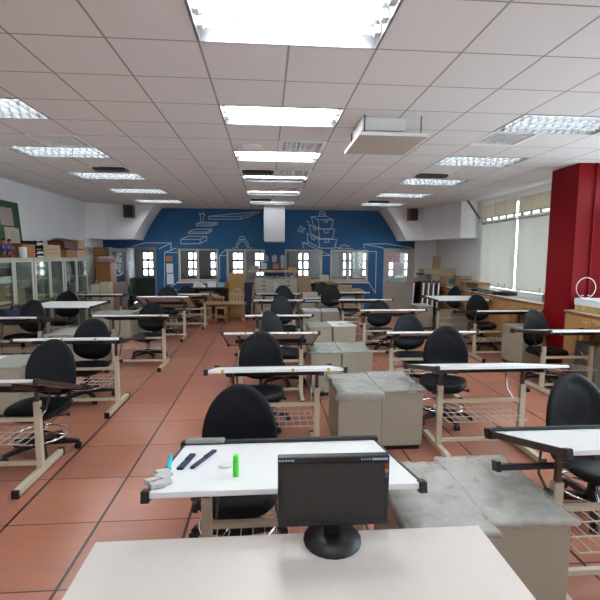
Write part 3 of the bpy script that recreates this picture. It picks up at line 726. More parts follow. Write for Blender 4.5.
flat('paper_sheet',-3.28,5.05,.582,.30,.5,.006,-5,PAPER,'white sheet on the pedestal at the left edge','paper')
flat('paper_sheet',1.0,9.65,.582,.36,.5,.01,4,PAPER,'white papers on the left pedestal just behind the red-marked paper','paper')
flat('paper_sheet',1.42,9.62,.582,.36,.5,.014,-5,PAPER,'white papers on the right pedestal just behind the red-marked paper','paper')
# drawing boards piled on the farthest pedestals
for k,(x,y,z,w,rz,m,lab) in enumerate(((1.08,11.0,.622,.62,8,BLK,'black portfolio, lowest in the pile of boards'),(1.10,11.0,.652,.56,-6,PAPER,'white drawing board in the pile on the far pedestals'),
   (1.05,11.02,.682,.60,12,BLK,'second black portfolio in the pile on the far pedestals'),(1.12,11.0,.712,.5,4,PAPER,'topmost white board of the pile on the far pedestals'))):
    flat('drawing_board',x,y,z,w,.42,.028,rz,m,lab,'board',.003)
flat('archive_box',1.08,11.03,.742,.40,.24,.13,10,BEIGEB,'cream box on top of the piled drawing boards','box',.006)
o=MB().lathe([(.03,0),(.055,.02),(.055,.15),(.03,.17)]).build('yellow_bottle',YELLOW); o.location=(1.40,11.12,.62); tag(o,'yellow-green bottle beside the piled drawing boards','bottle')

# ------------------------------------------------------------------ monitor on the front table
r=thing('front_table','pale table in the foreground carrying the monitor','table',(.1,1.2,0))
box_mesh('tabletop',(-.75,.75,-.35,.38,.69,.72),TOPW,r)
for x in (-.7,.66):
    for y in (-.31,.30): box_mesh('leg',(x,x+.04,y,y+.04,0,.69),CREAM,r)
r=thing('computer_monitor','dark computer monitor standing right in the foreground','monitor',(.245,1.50,.72),-1)
W2,Ht=.208,.346
MB().box(-W2,W2,.0,.035,.075,Ht,.006).build('housing',BLK,r)
MB().box(-W2+.017,W2-.022,-.003,.001,.10,Ht-.022).build('screen',SCREEN,r)
MB().box(-.14,.14,.035,.07,.12,Ht-.06,.012).build('rear_shell',BLK,r)
MB().box(-.03,.03,.03,.06,.01,.16,.005).build('neck',BLK,r)
MB().lathe([(.11,0),(.11,.010),(.04,.018)],(0,.03,0)).build('stand',BLK,r)
t=MB()   # small pale maker's marks along the top bezel, too small to read
for k,(x,wd) in enumerate(((-.205,.010),(-.193,.008),(-.183,.012),(-.169,.009),(-.158,.012))): t.box(x,x+wd-.002,-.0015,0,Ht-.014,Ht-.008)
for x in (.10,.110,.120,.130): t.box(x,x+.006,-.0015,0,Ht-.0135,Ht-.0095)
for k in range(7): t.box(.142+.0085*k,.142+.0085*k+.0065,-.0015,0,Ht-.0155,Ht-.0075)
t.build('maker_mark',mat('pale_blue_print',(.45,.6,.85),.5),r)
for k,m in enumerate((mat('sticker_red',(.35,.03,.02),.5),mat('sticker_yellow',(.4,.3,.02),.5),mat('sticker_blue',(.03,.1,.4),.5))):
    MB().box(W2-.018,W2-.006,-.0015,0,Ht-.045-.02*k,Ht-.030-.02*k).build('sticker',m,r)
# things on the nearest drafting table (board slopes away)
def on_board(DO,B,x,y,dz=0,rz=0): return Matrix.Translation(DO.location)@Matrix.Rotation(DO.rotation_euler.z,4,'Z')@B@T(x,y,dz)@RZ(rz)
def pen(x,y,l,r_,rz,m,lab,cat='pen',flatw=None):
    M=on_board(D0,B0,x,y,.001,rz)
    if flatw: o=MB().box(-flatw/2,flatw/2,0,l,0,.012,.003).box(-flatw*.42,flatw*.42,l*.55,l*.95,.012,.016,.001).build('marker_pen',m)
    else: o=MB().cyl((0,0,r_),(0,l*.86,r_),r_,n=12).cyl((0,l*.86,r_),(0,l,r_),r_*.55,r_*.3,n=12).build('marker_pen',m)
    o.matrix_world=M; return tag(o,lab,cat)
pen(-.535,.27,.30,.011,10,CYAN,'cyan pen along the left edge of the nearest table')
pen(-.49,.30,.26,.01,-4,NAVY,'navy flat ruler-like pen case, left of two on the nearest table',flatw=.03)
pen(-.435,.31,.33,.01,-12,NAVY,'navy flat pen case, right of two on the nearest table',flatw=.022)
o=MB().cyl((0,0,0),(0,0,.065),.014,n=18).cyl((0,0,.065),(0,0,.098),.0135,.0125,n=18).lathe([(.0145,.06),(.0145,.068)],n=18).build('glue_stick',LIME)
o.matrix_world=on_board(D0,B0,-.22,.18,.0)@RX(11.7); tag(o,'bright green glue stick standing on the nearest white table','glue stick')
o=MB().lathe([(.03,0),(.034,.006),(.03,.012)],n=24).build('eraser_disc',PAPER); o.matrix_world=on_board(D0,B0,-.28,.33,.001); tag(o,'white round disc lying on the nearest white table','disc')
b=MB(); random.seed(5)
for k in range(7): b.box(-.03,.03,-.02,.02,0,.018,.004,M=T(random.uniform(-.03,.03),.03*k-.1,.004*random.random())@RZ(random.uniform(-50,50)))
o=b.build('crumpled_tissue',mat('pale_grey_tissue',(.5,.5,.5),.7)); o.matrix_world=on_board(D0,B0,-.54,.16,.0); tag(o,'crumpled grey tissue at the left edge of the nearest table','tissue')

# ------------------------------------------------------------------ glazed cabinets on the left
def cabinet(y0,y1,label):
    x0,x1,h=-4.88,-4.45,1.74
    r=thing('glass_cabinet',label,'cabinet',(0,0,0),0,'glass-fronted steel cabinets')
    b=MB(); b.box(x0,x0+.01,y0,y1,.06,h).box(x0,x1,y0,y0+.015,.0,h).box(x0,x1,y1-.015,y1,.0,h).box(x0,x1+.005,y0,y1,h-.03,h,.004).box(x0,x1,y0+.015,y1-.015,.0,.08)
    b.build('carcass',CABM,r)
    for z in (.48,.88,1.30): box_mesh('shelf',(x0+.01,x1-.04,y0+.015,y1-.015,z,z+.018),CABM,r,0)
    m=(y0+y1)/2
    for k,(a,c) in enumerate(((y0+.015,m-.004),(m+.004,y1-.015))):
        d=MB(); fw=.05
        d.box(x1-.02,x1,a,a+fw,.09,h-.035,.002).box(x1-.02,x1,c-fw,c,.09,h-.035,.002).box(x1-.02,x1,a+fw,c-fw,h-.08,h-.035).box(x1-.02,x1,a+fw,c-fw,.09,.16)
        d=d.build('door',CABM,r)
        MB().box(x1-.012,x1-.008,a+fw,c-fw,.16,h-.08).build('glass_pane',GLASSC,d)
        hy=c-.035 if k==0 else a+.02
        MB().box(x1,x1+.015,hy,hy+.018,.82,.93,.003).build('handle',BLK,d)
    return r
cabinet(7.33,8.60,'steel cabinet with glass doors at the left edge, holding cardboard boxes and a banner')
cabinet(8.63,9.83,'middle steel glass-door cabinet, with a yellow bag inside')
cabinet(9.86,11.08,'farthest steel glass-door cabinet, shelves full of books')
def wbox(name,x0,x1,y0,y1,z0,z1,m,label,cat,group=None,bev=.005):
    o=box_mesh(name,(0,x1-x0,0,y1-y0,0,z1-z0),m,None,bev); o.location=(x0,y0,z0); return tag(o,label,cat,group)
def carton(x0,x1,y0,y1,z0,z1,label,m=CARD,rz=0,print_=None,group=None):
    r=thing('cardboard_box',label,'box',((x0+x1)/2,(y0+y1)/2,z0),rz,group); w=(x1-x0)/2;d=(y1-y0)/2;h=z1-z0
    box_mesh('carton',(-w,w,-d,d,0,h-.003),m,r,.004)
    MB().box(-w+.002,w-.002,-.025,.025,h-.003,h).box(-w-.001,-w,-.025,.025,h*.7,h-.003).build('packing_tape',CARD2,r)
    MB().box(-w,w,-d,-.003,h-.003,h-.0005).box(-w,w,.003,d,h-.003,h-.0005).build('flaps',m,r)
    if print_: MB().box(-w+.2*w,w-.2*w,-d-.0015,-d,h*.25,h*.75).build('printed_panel',print_,r)
    return r
carton(-4.83,-4.52,7.78,8.20,.50,.78,'cardboard box on the lower shelf of the first glass cabinet')
carton(-4.82,-4.52,7.40,8.05,.90,1.27,'cardboard box on the middle shelf of the first glass cabinet')
carton(-4.82,-4.52,8.08,8.40,.90,1.2,'second cardboard box on the middle shelf of the first cabinet',CARD2)
wbox('folded_banner',-4.80,-4.52,7.40,8.05,1.32,1.55,MAROON,'maroon folded banner on the top shelf of the first cabinet','banner')
wbox('banner_roll',-4.51,-4.485,7.40,8.02,1.32,1.42,PAPER,'white banner roll in front of the maroon banner','banner')
carton(-4.80,-4.52,8.70,9.10,1.32,1.58,'small cardboard box on the top shelf of the middle cabinet')
b=MB(); random.seed(2)
for k in range(6): b.lathe([(.02,-.04),(.07,-.03),(.08,.0),(.06,.04),(.02,.05)],(-4.62+random.uniform(-.03,.03),9.2+k*.085,.945),8)
tag(b.build('yellow_bag',YELLOW),'yellow plastic bag on the middle shelf of the middle cabinet','bag')
wbox('folder_stack',-4.80,-4.52,8.75,9.12,.90,1.02,BEIGEB,'pale folder stack left of the yellow bag','folders')
random.seed(11)
bc=[(.30,.05,.05),(.05,.07,.16),(.5,.5,.5),(.12,.05,.18),(.03,.03,.04),(.3,.25,.2),(.04,.12,.12),(.45,.42,.36)]
BM=[mat('book_cover_%d'%i,c,.6) for i,c in enumerate(bc)]
for z,zn in ((.50,'lower'),(.90,'middle'),(1.32,'upper')):
    y=9.95
    while y<10.95:
        w=random.uniform(.03,.06); h=random.uniform(.22,.31)
        if 10.40<y+w and y<10.54: y=10.54; continue
        r=thing('book','upright book in the row on the %s shelf of the farthest cabinet'%zn,'book',(-4.72,y,z-.002),0,'books on the %s shelf'%zn)
        m=random.choice(BM)
        MB().box(0,.19,0,w*.9,0,h,.003).build('cover',m,r)
        MB().box(-.002,.188,.004,w*.9-.004,h,h+.001).build('pages',PAPER,r)
        y+=w+random.choice((.0,.0,.0,.02))
y=8.75
for z in (.50,):
    while y<9.7:
        w=random.uniform(.03,.05)
        r=thing('book','upright folder in the row on the lower shelf of the middle cabinet','folder',(-4.74,y,z-.002),0,'folders in the middle cabinet')
        MB().box(0,.2,0,w*.9,0,random.uniform(.24,.3),.003).build('cover',random.choice(BM),r); y+=w+.004
# things on top of the cabinets
ZT=1.742
r=thing('display_board','tall green display board with two posters, leaning on the left wall','display board',(-4.79,7.60,ZT)); 
Mt=RY(-4)
MB().box(-.03,0,0,1.36,0,1.06,.004).build('board',GREENB,r,Mt)
MB().box(0,.006,.72,1.12,.60,.93).build('upper_poster',mat('poster_pink_grey',(.36,.30,.28),.6,var=.35,scale=18),r,Mt)
MB().box(0,.006,.80,1.27,.24,.57).build('lower_poster',mat('poster_yellow_grey',(.42,.38,.27),.6,var=.4,scale=11),r,Mt)
for n_,y in enumerate((7.90,8.06)):
    r=thing('doll',('nearer','farther')[n_]+' small doll in blue clothes on the first cabinet','doll',(-4.56,y,ZT))
    MB().box(-.05,.05,-.05,.05,0,.05,.006).build('stand',WOODD,r)
    b=MB(); b.lathe([(.018,.05),(.022,.10),(.028,.14),(.035,.2),(.02,.24),(.012,.255),(.03,.275),(.032,.30),(.018,.325)],n=12)
    b.tube([(0,.02,.22),(.02,.06,.19),(.05,.055,.16)],.010,6).tube([(0,-.02,.22),(.02,-.06,.19),(.05,-.055,.16)],.010,6)
    b.build('figure',SKIN,r)
    MB().lathe([(.035,.11),(.042,.14),(.046,.19),(.026,.235)],n=12).build('blue_coat',BLUEV,r)
    MB().lathe([(.033,.30),(.034,.315),(.018,.335)],n=12).build('hair',BTRIM,r)
r=thing('paper_cup','white cylinder can on the first glass cabinet','can',(-4.50,8.36,ZT)); MB().lathe([(.062,0),(.066,.005),(.066,.19),(.060,.195)],n=24).build('can',PAPER,r)
r=thing('wooden_box','reddish brown wooden box on top of the first glass cabinet','box',(-4.76,8.36,ZT)); box_mesh('body',(0,.26,0,.44,0,.24),WOODO,r,.004); box_mesh('lid',(-.003,.263,-.003,.443,.24,.262),WOODD,r,.004)
for k in range(4):
    r=thing('file_tray',('bottom','second','third','top')[k]+' black file tray in the stack on the glass cabinets','tray',(-4.80,8.86,ZT+.085*k),0,'stacked file trays')
    MB().box(0,.30,0,.25,0,.008).box(0,.30,0,.010,.008,.07).box(0,.30,.24,.25,.008,.07).box(0,.01,.01,.24,.008,.07).box(.02,.035,0,.02,.07,.085).box(.26,.275,.23,.25,.07,.085).box(.02,.035,.23,.25,.07,.085).box(.26,.275,0,.02,.07,.085).build('tray',BLK,r)
    if k!=2: box_mesh('papers',(.015,.302,.02,.23,.008,.035),PAPER,r,0)
r=thing('poster_board','yellowish poster board with faded pink lettering, propped on the cabinets','poster',(-4.52,9.22,ZT))
Mt=RY(-12)
MB().prism([(0,0),(.66,0),(.76,.27),(.02,.27)],'x',-.015,0).build('board',mat('straw_board',(.44,.34,.18),.7),r,Mt)
q=MB(); random.seed(8)
for rw in range(2):
    for k in range(6):
        y=.10+k*.09; z=.17-rw*.08
        for s_ in range(3): q.box(.0,.002,y+.02*s_,y+.02*s_+.013,z-random.uniform(.01,.03),z+random.uniform(.0,.03))
q.build('faded_lettering',mat('faded_print',(.42,.22,.26),.7,var=.5,scale=25),r,Mt)
wbox('wooden_crate',-4.84,-4.46,10.0,10.55,ZT,ZT+.17,WOODO,'brown wooden crate on the farthest glass cabinet, left half','crate')
wbox('wooden_crate',-4.84,-4.46,10.56,11.06,ZT,ZT+.17,mat('raw_plywood',(.46,.32,.21),.6,var=.12,stretch=(1,1,8)),'pale plywood crate on the farthest glass cabinet, right half','crate')
wbox('flat_folder',-4.80,-4.42,10.02,10.85,ZT+.17,ZT+.20,BLK,'flat black folder lying across the two crates','folder')
r=thing('wooden_chest','dark wooden chest with draped black cloth above the poster board','chest',(-4.84,9.98,ZT+.20)); box_mesh('body',(0,.36,0,.66,0,.17),WOODD,r,.006)
b=MB(); random.seed(4)
for k in range(5): b.lathe([(.15,0),(.14,.02),(.09,.045),(.03,.06+.02*random.random())],(.17,.10+.11*k,.165),9)
b.build('black_cloth',BLK,r)
r=thing('basket','woven tan basket on the farthest glass cabinet','basket',(-4.80,10.66,ZT+.20))
b=MB(); b.box(0,.32,0,.38,0,.015)
for k in range(5):
    z=.015+.04*k; b.box(-.004,.325,-.004,.008,z,z+.034,.003).box(-.004,.325,.372,.384,z,z+.034,.003).box(-.004,.008,.008,.372,z,z+.034,.003).box(.313,.325,.008,.372,z,z+.034,.003)
b.build('weave',WOODL,r); MB().tube([(.16,.0,.21),(.16,.1,.24),(.16,.28,.24),(.16,.38,.21)],.008,6).build('handle',WOODL,r)
r=thing('electrical_box','beige electrical box on the left wall past the glass cabinets','electrical box',(XL,12.0,1.80)); box_mesh('case',(0,.10,0,.34,0,.22),BEIGEB,r); box_mesh('cover',(.10,.112,.02,.32,.02,.20),CABM,r); MB().box(.11,.12,.15,.19,.08,.14).build('switch',BLK,r)
# floor-level boxes by the first cabinet
carton(-4.43,-4.08,7.42,7.77,0,.34,'cardboard box on the floor before the first glass cabinet, bottom one')
carton(-4.43,-4.10,7.43,7.77,.34,.62,'paler cardboard box stacked on the floor box before the first cabinet',CARD2)
r=thing('blue_bag','dark blue bag on the stacked cardboard boxes at the left edge','bag',(-4.27,7.6,.62)); b=MB(); b.box(-.15,.15,-.15,.15,0,.24,.05); b.build('sack',NAVY,r,smooth=True); MB().tube([(-.08,0,.23),(-.06,0,.30),(.06,0,.30),(.08,0,.23)],.01,6).build('handle',BLK,r)
# between cabinets and the open door
wbox('file_carton',-4.42,-4.20,11.15,11.45,0,1.05,BEIGEB,'tall cream carton beside the farthest glass cabinet','carton')
wbox('file_carton',-4.19,-3.98,11.18,11.45,0,1.12,mat('cream_board',(.5,.45,.33),.6),'cream carton left of the orange-brown wooden cabinet','carton')
b=MB(); b.tube([(.0,0,0),(.02,.01,.11)],.03,8).tube([(.1,.02,0),(.12,.0,.07)],.035,8).box(-.06,.16,-.05,.08,0,.03)
o=b.build('tool_pile',GREYP); o.location=(-4.35,11.3,1.05); tag(o,'small grey oddments on top of the tall cream carton','oddments')
r=thing('wooden_cabinet','orange-brown wooden cabinet left of the open door','cabinet',(-4.56,11.95,0))
box_mesh('body',(0,.36,0,.45,0,1.58),WOODO,r,.006); box_mesh('top',(-.02,.38,-.02,.46,1.58,1.605),WOODD,r,.004); box_mesh('door',(.03,.33,-.016,0,.05,1.54),WOODO,r,.005); MB().lathe([(.008,0),(.016,.01),(.008,.02)],(.29,-.03,.85),8).build('knob',CHROME,r)
wbox('flat_box',-4.53,-4.21,11.98,12.35,1.605,1.70,PINK,'faded pink flat box on the orange-brown cabinet','box')
wbox('flat_box',-4.52,-4.22,12.0,12.36,1.70,1.765,BEIGEB,'cream flat box on the faded pink box','box')
r=thing('shelf_cupboard','tall brown cupboard standing in the left rear corner','cupboard',(-4.86,12.62,0)); box_mesh('body',(0,.30,0,.6,0,2.02),WOODL,r,.004)
for z in (1.76,1.86,1.95): box_mesh('slat',(-.004,.304,-.012,0,z,z+.06),WOODO,r,0)

# ------------------------------------------------------------------ along the rear wall
for (x0,x1,z0,z1,m,lab,nm) in ((-3.06,-2.87,1.61,1.78,mat('orange_card',(.42,.2,.1),.6),'small orange notice above two sheets on the blue wall','notice'),(-3.06,-2.86,1.27,1.55,PAPER,'upper white sheet pinned left of the first rear window','paper_sheet'),(-3.05,-2.85,.92,1.24,PAPER,'lower white sheet pinned left of the first rear window','paper_sheet')):
    tag(MB().box(x0,x1,YB-.006,YB,z0,z1).build(nm,m),lab,'notice')
r=thing('side_counter','dark-topped counter below the first two rear windows','counter',(-2.25,12.65,0))
box_mesh('worktop',(0,1.12,0,.58,.83,.87),BTRIM,r); box_mesh('side_panel',(.02,.05,.03,.56,0,.83),WOODD,r); box_mesh('side_panel',(1.07,1.10,.03,.56,0,.83),WOODD,r); box_mesh('back_panel',(.05,1.07,.52,.54,0,.83),BTRIM,r); box_mesh('shelf',(.05,1.07,.05,.52,.40,.42),WOODD,r)
carton(-1.98,-1.58,12.75,13.05,.42,.74,'brown cardboard box on the shelf under the dark counter')
o=MB().prism([(0,0),(.34,0),(.34,.02),(.12,.16),(.02,.13)],'y',0,.3).build('open_book',PAPER); o.location=(-2.17,12.8,.87); tag(o,'tilted white papers at the left end of the dark counter','papers')
wbox('white_box',-1.75,-1.51,12.8,13.05,.87,1.03,PAPER,'small white box on the dark counter','box')
wbox('pale_box',-1.48,-1.26,12.8,13.05,.87,1.0,PBLUE,'small pale blue box on the dark counter','box')
wbox('wood_block',-1.24,-1.14,12.85,12.98,.87,1.02,WOODO,'brown wooden block at the right end of the dark counter','block')
r=thing('workbench','low pale wooden bench carrying wooden house models','bench',(-1.75,11.75,0))
box_mesh('bench_top',(0,1.16,0,.62,.46,.50),WOODL,r)
for x in (.05,.60,1.05):
    for y in (.05,.52): box_mesh('leg',(x,x+.06,y,y+.05,0,.46),WOODL,r)
box_mesh('rail',(.11,1.05,.06,.09,.16,.20),WOODO,r,0); box_mesh('rail',(.05,1.11,.54,.56,.36,.44),WOODL,r,0)
r=thing('house_model','pale wooden frame model of a gabled house on the bench','model',(-1.02,11.85,.50))
b=MB()
for x in (0,.09,.18,.27,.36):
    for y in (0,.3): b.box(x-.010,x+.010,y-.010,y+.010,0,.26)
for z in (.02,.25):
    for y in (0,.3): b.box(-.012,.372,y-.012,y+.012,z-.012,z+.012)
    for x in (0,.36): b.box(x-.012,x+.012,0,.3,z-.012,z+.012)
for y in (0,.15,.3): b.tube([(-.03,y,.245),(.18,y,.41),(.39,y,.245)],.011,4)
b.box(.17,.19,0,.3,.395,.415); b.box(-.03,.39,-.03,.33,-.0,.012); b.build('frame',mat('balsa',(.56,.44,.30),.6,var=.1),r)
r=thing('timber_model','brown wooden frame model at the left end of the bench','model',(-1.70,11.85,.50))
b=MB(); b.box(0,.50,0,.36,0,.015)
for i in range(6):
    for y in (.02,.34): b.box(.02+.09*i,.04+.09*i,y-.01,y+.01,.015,.14)
for y in (.02,.34): b.box(0,.5,y-.014,y+.014,.14,.165)
b.box(.1,.4,.05,.31,.165,.19).box(.15,.35,.1,.26,.19,.24); b.build('frame',WOODL,r)
for k,(x,y) in enumerate(((-1.24,11.52),(-1.62,11.50))):
    r=thing('wooden_stool',('right','left')[k]+'-hand small wooden stool in front of the low bench','stool',(x,y,0)); box_mesh('seat',(-.14,.14,-.14,.14,.40,.43),WOODL,r)
    for sx in (-1,1):
        for sy in (-1,1): MB().tube([(sx*.14,sy*.14,0),(sx*.11,sy*.11,.40)],.016,6).build('leg',WOODL,r)
    MB().box(-.12,.12,-.12,-.10,.15,.18).box(-.12,.12,.10,.12,.15,.18).build('stretcher',WOODL,r)
r=thing('plywood_cabinet','light wooden cabinet door panel standing below the second rear window','cabinet',(-1.13,12.86,0))
box_mesh('body',(0,.44,0,.36,0,1.28),WOODH,r,.006)
for x in (.03,.23): 
    for z in (.66,.98): box_mesh('panel',(x,x+.18,-.010,0,z,z+.27),WOODH,r,.004)
b=MB().box(-.11,.11,-.012,.012,0,1.02,.003); o=b.build('leaning_board',NAVY,None); o.location=(-.53,12.68,0); o.rotation_euler=(R(-6),0,0); tag(o,'dark blue panel leaning between the wooden cabinet and the flat file','panel')
o=MB().box(-.02,.02,-.3,.3,0,1.02,.003).build('timber_plank',WOODL); o.location=(-.45,12.4,0); o.rotation_euler=(0,R(4),0); tag(o,'pale wooden frame standing against the flat file cabinet','frame')
r=thing('flat_file_cabinet','beige flat file cabinet with wide shallow drawers at the rear centre','cabinet',(-.36,12.32,0))
box_mesh('body',(0,1.22,0,.8,0,1.14),CABM,r,.006)
for k in range(9):
    z=.06+.119*k; d=MB().box(.02,1.20,-.018,0,z,z+.108,.003).build('drawer',CABM,r)
    for x in (.22,.92): MB().box(x,x+.09,-.030,-.018,z+.05,z+.075,.003).build('handle',BLK,d)
box_mesh('label_sheet',(.56,.66,-.022,-.018,.78,1.05),mat('pale_green_sheet',(.42,.6,.5),.6),r,0)
for k,(x,y,w,rz,m,lab) in enumerate(((-.05,12.6,.46,6,CARD2,'brown paper sheet heap on the flat file, left'),(.22,12.62,.5,-8,PINK,'pinkish folded sheets on the flat file'),(.52,12.6,.48,5,PAPER,'white curled sheets on the flat file, right'))):
    b=MB();bm=b.bm;n=8;V=[[bm.verts.new(((i/n-.5)*w,(j/2-.5)*.4,.008+.03*abs(math.sin(i*1.1+k))+ (.035 if i in(0,n) else 0))) for j in range(3)] for i in range(n+1)]
    for i in range(n):
        for j in range(2): bm.faces.new((V[i][j],V[i+1][j],V[i+1][j+1],V[i][j+1]))
    o=b.build('paper_sheets',m,None,smooth=True); sm=o.modifiers.new('thick','SOLIDIFY'); sm.thickness=.006; o.location=(x,y,1.148); o.rotation_euler=(0,0,R(rz)); tag(o,lab,'papers')
r=thing('display_shelf','wooden plank shelf raised above the flat file cabinet','shelf',(-.56,12.62,1.14))
box_mesh('plank',(0,1.46,0,.4,.18,.235),WOODL,r,.004)
for x in (.22,1.36): box_mesh('riser',(x,x+.04,.02,.38,0,.18),WOODL,r)
zs=1.377
for x,w,h,m,lab in ((-.22,.25,.25,mat('photo_blue',(.30,.42,.48),.4,var=.5,scale=14),'framed pale blue picture on the plank shelf'),(.10,.30,.24,mat('photo_red',(.14,.05,.06),.4,var=.6,scale=9),'framed dark red picture on the plank shelf')):
    r=thing('picture_frame',lab,'picture frame',(x,12.72,zs)); f=.035
    MB().box(0,w,0,.02,0,f,.002).box(0,w,0,.02,h-f,h,.002).box(0,f,0,.02,f,h-f).box(w-f,w,0,.02,f,h-f).box(.08,w-.08,.02,.08,0,.02).build('frame',BLK,r,RX(-4))
    MB().box(f,w-f,.006,.014,f,h-f).build('picture',m,r,RX(-4))
    if 'red' in lab: MB().box(.10,.14,.004,.006,f+.01,h-f-.01).box(.17,.21,.004,.006,f+.01,h-f-.01).build('white_pillars',PINK,r,RX(-4))
for k,(x,h) in enumerate(((-.04,.46),(.22,.46),(.46,.46))):
    r=thing('acrylic_trophy',('left','middle','right')[k]+' of three clear trophies behind the picture frames','trophy',(x,12.92,zs),0,'clear trophies')
    MB().box(-.05,.05,-.03,.03,0,.05,.004).build('base',BLK,r)
    MB().prism([(-.07,.05),(.07,.05),(.06,.28),(.085,.36),(.06,h-.03),(0,h),(-.06,h-.03),(-.085,.36),(-.06,.28)],'y',-.012,.012).build('plaque',TROPHY,r)
wbox('dark_case',-.50,-.24,12.7,12.95,zs,zs+.14,GREYP,'grey case at the left end of the plank shelf','case')
wbox('wood_offcut',.62,.86,12.7,12.9,zs,zs+.09,WOODL,'wooden offcut at the right end of the plank shelf','offcut')
carton(.89,1.32,12.45,12.85,0,.46,'bottom cardboard box of the stack right of the flat file')
carton(.90,1.30,12.46,12.85,.46,.90,'second cardboard box of the stack right of the flat file')
carton(.88,1.27,12.47,12.85,.90,1.22,'top cardboard box of the stack right of the flat file')
r=thing('low_bench','low wooden bench heaped with wood scraps below the fourth rear window','bench',(1.42,12.55,0)); box_mesh('bench_top',(0,1.5,0,.6,.72,.76),WOODL,r)
for x in (.04,1.40):
    for y in (.04,.5): box_mesh('leg',(x,x+.06,y,y+.06,0,.72),WOODL,r)
box_mesh('shelf',(.10,1.40,.04,.56,.30,.33),WOODL,r)
for k,(x,y,w,d,h,rz,z,m,lab) in enumerate(((1.72,12.85,.5,.3,.26,4,.76,CARD,'cardboard box at the left of the scrap bench'),(1.76,12.85,.56,.34,.04,-6,1.02,WOODL,'flat board on the cardboard box on the scrap bench'),(2.25,12.8,.5,.3,.10,8,.76,CARD2,'brown wood piece lowest on the scrap bench'),(2.35,12.8,.4,.26,.08,-12,.86,CARD,'reddish wood piece on top of the scrap pile'),(2.66,12.82,.34,.3,.06,14,.76,WOODL,'thin boards at the right end of the scrap bench'))):
    flat('wood_scrap',x,y,z,w,d,h,rz,m,lab,'wood scrap',.004)
wbox('green_box',1.58,1.86,12.85,13.05,1.06,1.24,mat('pale_green_box',(.42,.52,.42),.6),'pale green box on the flat board under the windows','box')
carton(1.55,1.98,12.62,13.0,.33,.62,'cardboard box on the lower shelf of the scrap bench, left',CARD)
carton(2.15,2.62,12.62,13.0,.33,.60,'cardboard box on the lower shelf of the scrap bench, right',CARD2)

# ------------------------------------------------------------------ upright drawing boards, far right
for k in range(5):
    x=3.80 if k==0 else 3.93+.135*k
    r=thing('folded_board',('leftmost','second','third','fourth','rightmost')[k]+' upright white drawing board in the row near the right door','drawing board',(x,11.0,.32),0,'upright drawing boards')
    M=RZ(-22 if k else -31)@RY(3)
    w=.02
    MB().box(-w,w,-.02,.78,0,.80,.003).build('board',BOARD,r,M)
    MB().box(-w-.012,-w,-.012,.79,.0,.80).box(w,w+.012,-.012,.79,0,.80).box(-w-.012,w+.012,-.016,.796,.80,.818).build('edge_trim',BLK,r,M)
    MB().box(-.03,.03,.1,.68,-.05,0).build('rail',BLK,r,M)
    for y in (.12,.62): MB().box(-.025,.025,y,y+.05,-.32,-.05).build('leg',CREAM,r,M)
    MB().cyl((-.03,.14,.10),(-.08,.14,.10),.025).build('knob',BLK,r,M)
# ------------------------------------------------------------------ counters on the right
def counter(y0,y1,xf,label,nd):
    r=thing('wooden_counter',label,'counter',(0,0,0),0)
    box_mesh('carcass',(xf+.03,XR-.005,y0,y1,.08,.97),WOODH,r,.003)
    box_mesh('worktop',(xf-.01,XR-.002,y0-.005,y1+.005,.97,1.0),TOPW,r,.004)
    MB().box(xf-.014,xf-.010,y0,y1,.972,.996).build('edge_band',WOODO,r)
    box_mesh('plinth',(xf+.08,XR-.01,y0+.02,y1-.02,0,.08),BLK,r,0)
    w=(y1-y0)/nd
    for k in range(nd):
        a=y0+w*k+.006;b=y0+w*(k+1)-.006
        d=MB().box(xf+.012,xf+.03,a,b,.10,.95,.003).build('door',WOODH,r)
        hy=b-.16 if k%2==0 else a+.04
        MB().tube([(xf+.012,hy,.87),(xf-.012,hy+.01,.87),(xf-.012,hy+.11,.87),(xf+.012,hy+.12,.87)],.007,6).build('handle',CHROME,d)
    return r
counter(6.93,11.7,4.72,'long honey wood counter with pale top under the right windows',8)
counter(3.0,6.22,4.55,'honey wood counter with pale top right of the red pillar',6)
zc=1.002
# wall socket, window-side clutter
carton(5.0,5.32,10.86,11.12,zc,zc+.30,'cardboard box with teal print on the counter, right one',CARD,0,TEAL)
carton(4.80,5.18,11.15,11.6,zc,zc+.28,'cardboard box with teal print on the counter, left one',CARD,0,TEAL)
wbox('cardboard_tray',4.62,5.30,11.75,12.25,0,1.30,CARD2,'tall pale carton standing behind the end of the counter','carton')
o=MB().prism([(0,0),(.82,0),(.90,.17),(-.06,.15)],'y',0,.38).build('cardboard_tray',CARD2); o.location=(4.42,11.80,1.305); tag(o,'wide flat cardboard tray on the tall carton near the corner','tray')
o=MB().prism([(0,0),(.24,0),(.27,.33),(.05,.36)],'y',0,.03).build('cardboard_sheet',CARD); o.location=(4.74,12.1,1.46); o.rotation_euler=(R(-8),0,0); tag(o,'upright cardboard piece on the flat tray near the corner','cardboard')
wbox('brown_box',4.22,4.52,11.85,12.15,0,1.19,CARD,'brown carton standing left of the pale carton near the corner','carton')
r=thing('toolbox','black and grey toolbox on the end of the wooden counter','toolbox',(4.74,11.22,zc)); 
r.location=(4.30,11.92,1.19); box_mesh('case',(.0,.22,-.04,.2,0,.10),GREYP,r); box_mesh('lid',(-.02,.26,-.06,.22,.10,.15),BLK,r,.008)
r=thing('wooden_cubby','small wooden box with three open compartments on the counter','cubby',(4.98,9.82,zc))
b=MB(); b.box(0,.3,0,1.0,0,.015).box(0,.3,0,1.0,.17,.185).box(.285,.3,0,1.0,.015,.17)
for k in range(4): b.box(0,.285,k*.328,k*.328+.015,.015,.17)
b.build('box',WOODL,r)
random.seed(6)
